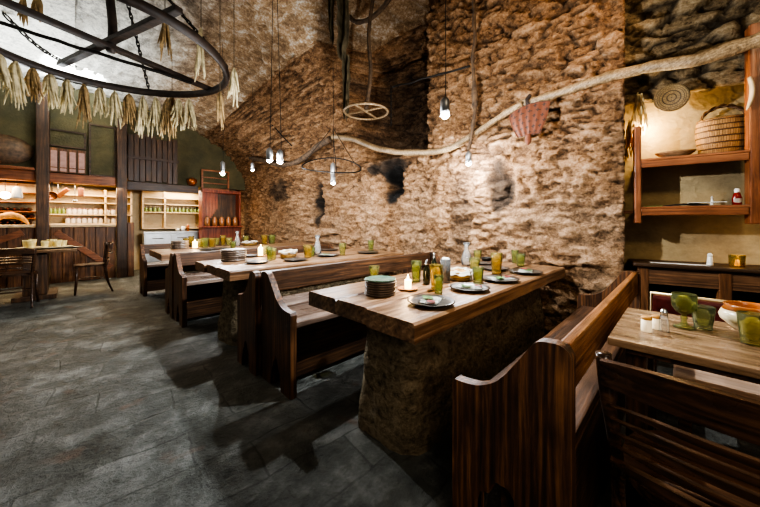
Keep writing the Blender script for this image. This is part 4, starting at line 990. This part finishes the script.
# --- alcove shelves and side table
def AL(o, p): o.location = al(*p); o.rotation_euler.z = AR
def onto(px, py, n, z): q = in_alcove(px, py, n); return (q.x, n, z)
p = onto(723, 150, .234, zu + .001)
t = thing('wicker_basket', 'brown wicker basket with arched handle on the upper alcove shelf', 'basket', al(*p), AR)
bm = B(); lathe(bm, [(.120, 0), (.130, .004), (.150, .10), (.158, .20), (.148, .285), (.148, .295), (.138, .295), (.146, .2), (.11, .01), (.001, .008)], 40, rot=Matrix.Diagonal((1.02, .64, 1))); obj('basket_body', bm, 'wick', t, shade=True)
bm = B(); q = smooth([(-.13, 0, .28), (-.10, 0, .355), (0, 0, .40), (.10, 0, .355), (.13, 0, .28)], 7)
for ph in (0, PI): tube(bm, [Vector(v) + Vector((0, .010 * math.sin(k * .9 + ph), .010 * math.cos(k * .9 + ph))) for k, v in enumerate(q)], .008, 8)
obj('basket_handle', bm, 'wick', t, shade=True)
p = onto(675, 156, .20, zu + .001); bm = B(); lathe(bm, [(.05, 0), (.058, .005), (.112, .050), (.118, .058), (.110, .058), (.05, .014), (.001, .010)], 32, rot=Matrix.Diagonal((1.1, .8, 1))); o = obj('wooden_bowl', bm, 'pole', shade=True); AL(o, p); tag(o, 'shallow wooden bowl on the upper alcove shelf', 'bowl')
q = in_alcove(672, 97, .05); bm = B(); lathe(bm, [(.001, 0), (.04, .002), (.08, .006), (.105, .016), (.11, .024), (.102, .026), (.07, .016), (.001, .012)], 36, rot=Matrix.Rotation(.55, 3, 'Y') @ Matrix.Rotation(PI / 2 + .55, 3, 'X')); o = obj('straw_tray', bm, 'tray', shade=True); AL(o, (q.x, .055, q.z)); tag(o, 'round coiled straw tray hanging at a slant above the shelves', 'tray')
p = onto(737, 203, .12, zl); t = thing('ketchup_bottle', 'red ketchup bottle with white cap on the lower alcove shelf', 'bottle', al(*p), AR)
bm = B(); lathe(bm, [(.020, 0), (.026, .005), (.027, .05), (.022, .075), (.014, .095)], 20, rot=Matrix.Diagonal((1, .75, 1))); obj('bottle_body', bm, 'ketchup', t, shade=True)
bm = B(); lathe(bm, [(.0155, .0955), (.017, .102), (.015, .122), (.008, .128), (.001, .128)], 16); obj('cap', bm, 'white', t, shade=True)
bm = B(); n = 12; rows = []
for i in range(n + 1):
    a = -PI / 2 - .9 + 1.8 * i / n; rows.append([bm.verts.new((.0276 * math.cos(a), .0276 * .75 * math.sin(a), z)) for z in (.016 + .006 * abs(i / n * 2 - 1), .050)])
for i in range(n): bm.faces.new((rows[i][0], rows[i + 1][0], rows[i + 1][1], rows[i][1]))
bmesh.ops.solidify(bm, geom=bm.faces[:], thickness=-.0006); obj('paper_label', bm, 'paper', t)
def flat(px0, px1, py, n, z, mat, name, lab, cat, th=.008, dep=.14, tilt=0, rz=0, bend=0):
    a, c = onto(px0, py, n, z), onto(px1, py, n, z); L = c[0] - a[0]; bm = B()
    k = 8; rows = []
    for i in range(k + 1):
        x = -L / 2 + L * i / k; zz = bend * math.sin(PI * i / k); rows.append([bm.verts.new(v) for v in ((x, -dep / 2, zz), (x, dep / 2, zz), (x, dep / 2, zz + th), (x, -dep / 2, zz + th))])
    for i in range(k):
        for j in range(4): bm.faces.new((rows[i][j], rows[i][(j + 1) % 4], rows[i + 1][(j + 1) % 4], rows[i + 1][j]))
    bm.faces.new(rows[0]); bm.faces.new(rows[-1][::-1]); o = obj(name, bm, mat); AL(o, ((a[0] + c[0]) / 2, n, z + .001)); o.rotation_euler.z = AR + rz; return tag(o, lab, cat)
flat(665, 705, 203, .18, zl, 'ink', 'menu_folder', 'dark menu folder lying on the lower alcove shelf', 'menu', .010, .15, rz=.1, bend=.012)
flat(688, 725, 203, .13, zl + .0225, 'paper', 'paper_sheet', 'white sheet lying across the dark menu folder', 'paper', .004, .10, rz=-.12)
flat(641, 660, 204, .14, zl, 'leafy', 'leaflet', 'greenish leaflet at the left end of the lower alcove shelf', 'leaflet', .006, .09, rz=.2)
p = onto(712, 203, .27, zl); shaker(al(*p), 'slim white shaker behind the paper sheet on the lower shelf', .085, 'white', 'white', .009)
flat(650, 706, 256, .05, .83, 'paper', 'paper_runner', 'long narrow strip of paper on the side table', 'paper', .004, .05, rz=.02)
p = onto(710, 260, .1, .83); shaker(al(*p), 'white salt shaker on the side table', .095, 'white', 'white', .019)
p = onto(737, 263, .12, .83); t = thing('candle_glass', 'amber glass with a burning tea light on the side table', 'candle', al(*p)); bm = B(); lathe(bm, [(.036, 0), (.041, .004), (.045, .088), (.042, .088), (.038, .006), (.001, .005)], 28, ribs=9, amp=.03); obj('glass_wall', bm, 'g_amber', t, shade=True)
bm = B(); lathe(bm, [(.034, .007), (.036, .045), (.028, .052), (.001, .050)], 20); obj('tea_light', bm, 'amber_lit', t, shade=True); lamp('POINT', al(p[0], p[1], .83 + .12), .6, WARM, .015)
# horn hanging by the post, red printed bag on the wall
q = in_alcove(750, 92, -.01); bm = B(); tube(bm, smooth([(0, 0, .11), (.012, 0, .05), (.012, 0, -.03), (-.004, 0, -.10), (-.012, 0, -.125)], 6), lambda u: .016 + .012 * math.sin(PI * u) - .012 * u, 12, flat=(1, .6)); o = obj('horn_paddle', bm, 'horn', shade=True); AL(o, (q.x, .0, q.z)); tag(o, 'pale horn paddle hanging on the right shelf post', 'paddle')

# ------------------------------------------------------------------ things hanging on walls and from the vault
def wl(px, py, off): return on_x(px, py, SPAN - off)
def branch(name, label, pts, rad, mat, seed, cat='pole', k=7, rough=.25):
    bm = B(); q = smooth(pts, k); n = len(q)
    tube(bm, [v + noise.noise_vector(v * 6 + Vector((seed, 0, 0))) * .012 for v in q], lambda u: rad(u) * (1 + rough * noise.noise((u * 22, seed, 0))), 12)
    return tag(obj(name, bm, mat, shade=True), label, cat)
branch('wooden_pole', 'long pale twisted pole running along the stone wall towards the alcove', [on_x(770, 36, 3.16), on_x(700, 59, 3.16), on_x(650, 67, 3.17), on_x(600, 79, 3.17), on_x(556, 95, 3.18), on_x(520, 103, 3.2)], lambda u: .048 - .012 * u, 'pole', 1)
branch('wooden_pole', 'crooked brown branch sagging along the wall behind the bright lamps', [on_x(522, 104, 3.14), on_x(492, 122, 3.15), on_x(470, 137, 3.15), on_x(445, 150, 3.14), on_x(410, 153, 3.12), on_x(380, 149, 3.12), on_x(352, 139, 3.1), on_x(333, 137, 3.1)], lambda u: .030 + .016 * u, 'pole', 2)
branch('wooden_pole', 'dark branch climbing the wall by the twin lamp', [on_x(330, 139, 3.08), on_x(316, 148, 3.08), on_x(298, 161, 3.08), on_x(280, 165, 3.08), on_x(262, 160, 3.02), on_x(250, 158, 2.98)], lambda u: .055 - .015 * u, 'bark', 3)
branch('iron_bracket', 'thin iron rod from the hanging hook to the lamp cord', [on_x(393, 87, 2.9), on_x(420, 80, 2.95), on_x(470, 66, 3.03)], lambda u: .012, 'iron', 4, 'rod')
pts = [Vector((L2.x, L2.y, L2.z + .15)), on_x(473, 125, 3.03), on_x(474, 90, 3.02), on_x(473, 60, 3.03), on_x(475, 30, 3.02), on_x(473, -12, 3.03)]
branch('gnarled_cord', 'thick gnarled cord hanging from above down to the wall lamp', pts, lambda u: .018 + .014 * (.3 < u < .42), 'bark', 5, 'cord', rough=.5)
branch('wall_cable', 'thin dark cable running slantwise down the vault', [on_x(185, 28, 1.7), on_x(215, 62, 2.1), on_x(245, 95, 2.5), on_x(272, 125, 2.85), on_x(292, 146, 3.1)], lambda u: .012, 'iron', 6, 'cable', rough=0)
# hoop around the grey can lamp
c = Vector((2.62, 3.6, 1.98)); bm = B(); R_ = .42
ring = [(R_ * math.cos(2 * PI * k / 40), R_ * math.sin(2 * PI * k / 40), .0 + .02 * math.sin(2 * PI * k / 40 * 2)) for k in range(40)]
t = thing('iron_hoop', 'large dark iron hoop hanging slanted around the grey lamp can', 'hoop', c, 0); t.rotation_euler = (.35, -.25, 0); tube(bm, ring, .010, 8, closed=True); obj('hoop_ring', bm, 'iron', t, shade=True)
for k in range(3):
    a = 2 * PI * k / 3; bm = B(); tube(bm, [(R_ * math.cos(a), R_ * math.sin(a), .008), (.03 * math.cos(a), .03 * math.sin(a), .5)], .005, 6); obj('wire', bm, 'iron', t)
# stick with a small hoop in front of the dark recess
c = on_x(366, 112, 2.55); t = thing('hanging_stick', 'brown stick with a small hoop at its foot hanging before the dark recess', 'stick', c)
top = on_x(376, -20, 2.55); bm = B(); tube(bm, smooth([(.0, 0, .02), (.05, -.03, .5), (.03, -.02, 1.0), (top.x - c.x, top.y - c.y, top.z - c.z)], 8), lambda u: .026 - .004 * u, 10); obj('stick', bm, 'bark', t, shade=True)
bm = B(); tube(bm, [(.27 * math.cos(2 * PI * k / 36), .27 * math.sin(2 * PI * k / 36), 0) for k in range(36)], .013, 8, closed=True); obj('hoop', bm, 'pole', t, shade=True)
for a in (.3, .3 + PI / 2):
    bm = B(); tube(bm, [(.265 * math.cos(a), .265 * math.sin(a), .004 + a * .006), (-.265 * math.cos(a), -.265 * math.sin(a), .004 + a * .006)], .011, 8); obj('cross_bar', bm, 'pole', t)
branch('hanging_branch', 'forked branch leaning high before the dark recess', [on_x(392, -4, 2.75), on_x(372, 18, 2.75), on_x(352, 20, 2.75), on_x(340, -3, 2.75)], lambda u: .03, 'bark', 8, 'branch')
def hook_chain(px, y0, y1, X, name, label, link=.055):
    a, b_ = on_x(px, y0, X), on_x(px, y1, X); n = max(2, int((a.z - b_.z) / (link * .72))); bm = B()
    for k in range(n):
        z = a.z - (k + .5) * (a.z - b_.z) / n; s = k % 2
        tube(bm, [(a.x + (.012 * math.cos(2 * PI * q / 10)) * (1 - s), a.y + .012 * math.cos(2 * PI * q / 10) * s, z + link * .5 * math.sin(2 * PI * q / 10)) for q in range(10)], .004, 5, closed=True)
    return tag(obj(name, bm, 'iron'), label, 'chain')
hook_chain(391, 86, 126, 2.9, 'hook_chain', 'short iron chain with hooks hanging left of the bright lamp')
def rag_strip(name, label, px, y0, y1, X, w0, mat, seed, cat='cloth'):
    a, b_ = on_x(px, y0, X), on_x(px, y1, X); bm = B(); n = 22; m = 8; g = []; d = Vector((1, -1, 0)) / S2
    for i in range(n + 1):
        u = i / n; row = []
        for j in range(m + 1):
            v = j / m - .5; wv = w0 * (1 - .35 * u + .25 * noise.noise((u * 5, seed, 0))); z = a.z + (b_.z - a.z) * u * (1 + .12 * noise.noise((j * .9, seed, 5)) * u)
            row.append(bm.verts.new(Vector((a.x, a.y, z)) + d * (v * wv + .03 * noise.noise((u * 4, seed, 2))) + FWD * (.05 * math.sin(v * 9 + u * 3 + seed))))
        g.append(row)
    for i in range(n):
        for j in range(m): bm.faces.new((g[i][j], g[i + 1][j], g[i + 1][j + 1], g[i][j + 1]))
    bmesh.ops.solidify(bm, geom=bm.faces[:], thickness=.006); return tag(obj(name, bm, mat, shade=True), label, cat)
rag_strip('hanging_sacking', 'ragged brown sacking hanging left of the stick', 343, -12, 58, 2.4, .17, 'rag', 1)
rag_strip('hanging_sacking', 'narrow dark sacking hanging below the ragged one', 346, 56, 118, 2.45, .10, 'rag', 2)
rag_strip('hanging_sacking', 'dark rag strip hanging far up left of the ragged sacking', 331, -12, 42, 2.35, .08, 'rag', 3)
# printed red bag
q = on_x(529, 122, 3.13); t = thing('printed_bag', 'rust red cloth bag printed with black crosses on the stone wall', 'bag', q); d = Vector((0, -1, 0)); n = 14; m = 12; bm = B(); g = []
def bagp(u, v):
    wv = .19 - .085 * u ** 1.6; zz = .165 - .30 * u - .035 * (v) ** 2 * (1 - u) + .02 * v * (1 - u)
    return Vector((-.012 - .035 * math.cos(v * PI / 2) * math.sin(PI * min(1, u * .8 + .15)) - .006 * math.sin(v * 16) * (1 - u * .3), -v * wv, zz))
n, m = 96, 80; lp = bm.verts.layers.float.new('print')
for i in range(n + 1):
    row = []
    for j in range(m + 1):
        u, v = i / n, j / m * 2 - 1; vt = bm.verts.new(bagp(u, v)); row.append(vt)
        ri = round(u * 6.2 - .6); cv = (v - (.12 if ri % 2 else -.05)) * 2.5; du, dv = abs(u - (ri + .6) / 6.2), abs(cv - round(cv)) / 2.5
        vt[lp] = 1 if (du < .052 and dv < .028) or (du < .013 and dv < .11) or u < .02 or u > .975 else 0
    g.append(row)
for i in range(n):
    for j in range(m): bm.faces.new((g[i][j], g[i + 1][j], g[i + 1][j + 1], g[i][j + 1]))
obj('bag_cloth', bm, 'red_cloth', t, shade=True)
bm = B(); lathe(bm, [(.001, -.23), (.02, -.215), (.03, -.18), (.022, -.145), (.03, -.13)], 12, (-.02, 0, 0)); obj('tassel', bm, 'red_cloth', t, shade=True)
bm = B(); tube(bm, smooth([(-.01, 0, .16), (.0, .02, .22), (.03, .0, .27)], 4), .018, 8); obj('hanging_loop', bm, 'black', t, shade=True)
# straw and twig bundle in the alcove's upper left corner
for k, (px, py, L_, lab) in enumerate(((640, 108, .30, 'bundle of dried stalks in the upper left corner of the alcove'), (632, 135, .26, 'brown dried twig bundle beside the left shelf post'))):
    q = in_alcove(px, py, .145); rnd = random.Random(k + 3); bm = B()
    for j in range(22):
        a = Vector((rnd.uniform(-.02, .02), rnd.uniform(0, .08), .12 + rnd.uniform(-.03, .03))); e_ = Vector((rnd.uniform(-.07, .06), rnd.uniform(0, .12), -L_ * .5 + rnd.uniform(-.08, .05))); tube(bm, smooth([a, (a + e_) / 2 + Vector((rnd.uniform(-.03, .03), 0, 0)), e_], 3), .006, 5)
    o = obj('stalk_bundle', bm, 'straw' if k == 0 else 'straw_d'); AL(o, (q.x, .145, q.z)); tag(o, lab, 'bundle')

# wheel shaped hanger under the vault, with its chains
WC = Vector((.30, 4.85, 3.2)); WR = 1.25
t = thing('wheel_hanger', 'great dark wooden wheel hanging under the vault on chains', 'hanger', WC)
bm = B(); tube(bm, [((WR + .015 * math.sin(3 * a)) * math.cos(a), (WR + .015 * math.sin(3 * a)) * math.sin(a), .02 * math.sin(2 * a)) for a in [2 * PI * k / 80 for k in range(80)]], .05, 8, closed=True, flat=(.8, 1.1)); obj('rim', bm, 'wrought', t, shade=True)
for a in (.35, .35 + PI / 2):
    for s in (0,):
        bm = B(); bx(bm, (0, 0, .06 + .07 * (a > 1)), (2 * WR + .1, .085, .06), .012, rot=Matrix.Rotation(a, 3, 'Z')); obj('spoke', bm, 'wrought', t)
bm = B(); tube(bm, smooth([(0, 0, .0), (.02, 0, .3), (-.01, 0, .75), (0, 0, 1.15)], 5), .045, 8); obj('hanging_post', bm, 'wrought', t, shade=True)
def chain_between(a, b_, name, label, sag=.0, link=.075, wire=.008, parent=None):
    a, b_ = Vector(a), Vector(b_); n = max(2, int((b_ - a).length / (link * .75))); bm = B(); pts = [a.lerp(b_, i / n) - Vector((0, 0, sag * math.sin(PI * i / n))) for i in range(n + 1)]
    for k in range(n):
        d = (pts[k + 1] - pts[k]).normalized(); s = d.cross(Vector((.3, .5, .8))).normalized(); u = d.cross(s); s = s if k % 2 else u; c = (pts[k] + pts[k + 1]) / 2
        tube(bm, [c + d * (link * .62 * math.cos(2 * PI * q / 10)) + s * (link * .24 * math.sin(2 * PI * q / 10)) for q in range(10)], wire, 5, closed=True)
    o = obj(name, bm, 'iron', parent)
    return o if parent else tag(o, label, 'chain')
for k in range(4):
    a = .35 + PI / 4 + k * PI / 2; chain_between((WR * math.cos(a), WR * math.sin(a), .05), (.25 * math.cos(a), .25 * math.sin(a), 1.15), 'chain', '', 0, parent=t)
w0 = WC + Vector((-.55, 1.1, .05))
chain_between(on_y(4, 14, 6.3), on_y(74, 66, 6.5), 'hanging_chain', 'long iron chain sagging beside the wooden wheel', .10, .10, .011)
branch('ceiling_pipe', 'thin dark pipe crossing under the pale vault behind the wheel', [on_y(-8, 20, 5.3), on_y(70, 45, 5.2), on_y(130, 63, 5.1), on_y(192, 83, 5.0)], lambda u: .022, 'iron', 9, 'pipe', rough=0)
def bunch(label, p, L_, n, mat, seed, w_=.07, group=None):
    rnd = random.Random(seed); bm = B()
    for j in range(n):
        a = rnd.uniform(0, 2 * PI); r0 = rnd.uniform(.1, 1) * w_ * .5; r1 = rnd.uniform(.3, 1) * w_; l_ = L_ * rnd.uniform(.55, 1)
        tube(bm, smooth([(0, 0, 0), (r0 * math.cos(a), r0 * math.sin(a), -l_ * .3), (r1 * math.cos(a + .5), r1 * math.sin(a + .5), -l_)], 4), lambda u: (.003 + .012 * math.sin(PI * min(1, u * .9 + .05))) * (1.1 if L_ > .3 else 1), 6)
    lathe(bm, [(.012, .0), (.02, -.02), (.02, -.04), (.012, -.06)], 8)
    o = obj('dried_bunch', bm, mat, shade=True); o.location = p; return tag(o, label, 'dried bunch', group)
k = 0
for i in range(15):                                                      # along the far side of the wheel
    a = 2.55 - i * .135; p = WC + Vector(((WR) * math.cos(a), (WR) * math.sin(a), -.05))
    bunch('pale dried stalk bunch hanging from the far rim of the wheel' if i % 3 else 'brown dried stalk bunch hanging from the far rim of the wheel', p, random.uniform(.42, .70), 22, 'straw' if i % 3 else 'straw_d', 50 + i, .115, 'pale bunches along the wheel rim' if i % 3 else 'brown bunches along the wheel rim')
for i, (px, y0, y1, mt, lab) in enumerate(((165, 14, 62, 'straw_d', 'brown dried bunch hanging high at the near side of the wheel'), (201, 28, 82, 'straw', 'long pale dried bunch hanging right of the wheel'), (234, 68, 106, 'straw', 'short pale dried bunch hanging by the slanting cable'), (172, 94, 140, 'straw_d', 'brown dried bunch hanging below the wheel above the plank screen'), (220, 92, 132, 'straw_d', 'thin brown dried bunch hanging under the wheel end'), (24, -4, 26, 'straw_d', 'dark dried bunch at the top above the sagging chain'), (38, -4, 24, 'straw_d', 'short dark dried bunch at the top right of the chain'))):
    D_ = 3.9 if i != 3 else 5.0; r = (px - 380) / F
    for_ = lambda py: FWD * D_ + RGT * (r * D_) + Vector((0, 0, H + (HZ - py) * D_ / F))
    p = for_(y0); o = bunch(lab, p, p.z - for_(y1).z, 12, mt, 80 + i, .08)
    zt = 4.25
    bm = B(); tube(bm, [(0, 0, -.01), (0, 0, max(.05, zt - p.z))], .005, 6); obj('cord', bm, 'rope', o)
# strip lamp above the loft
q = on_y(76, 80, 7.7); t = thing('strip_lamp', 'white strip lamp shining up at the pale vault over the bar', 'lamp', q)
bm = B(); tube(bm, [(-.33, 0, 0), (.33, 0, 0)], .02, 10); obj('tube', bm, 'tube', t, shade=True); bm = B(); bx2(bm, (-.36, -.03, -.06), (.36, .03, -.025), .005); obj('batten', bm, 'iron', t)
lamp('AREA', q + Vector((0, -.1, .06)), 45, (.86, .95, 1.0), .7, rot=(PI - .35, 0, 0))
lamp('AREA', (-.5, 6.9, 2.55), 62, (.86, .94, 1.0), 1.0, rot=(PI + .25, 0, 0))  # added unseen area light, brightening the vault from below
# ------------------------------------------------------------------ more light: alcove lamp, then added unseen fill lights
lamp('POINT', al(a0.x + .10, .22, zu + .31), 13.0, (1, .74, .38), .03)
o = lamp('SPOT', (2.25, -.75, 3.3), 115, (1, .72, .45), .15, spot_size=math.radians(62), spot_blend=.7); aim(o, (3.3, 1.5, 2.6))  # added unseen warm spot to brighten the upper stone wall
o = lamp('AREA', (1.0, -1.3, 3.4), 26, (1, .80, .52), .4); aim(o, (3.5, -.5, 2.8))  # added unseen area light for the stone above the alcove
o = lamp('SPOT', (-.5, -1.3, 1.75), 75, (1, .86, .70), .35, spot_size=math.radians(48), spot_blend=.8); aim(o, (1.15, .05, .62))  # added unseen fill spot for the nearest bench and chair
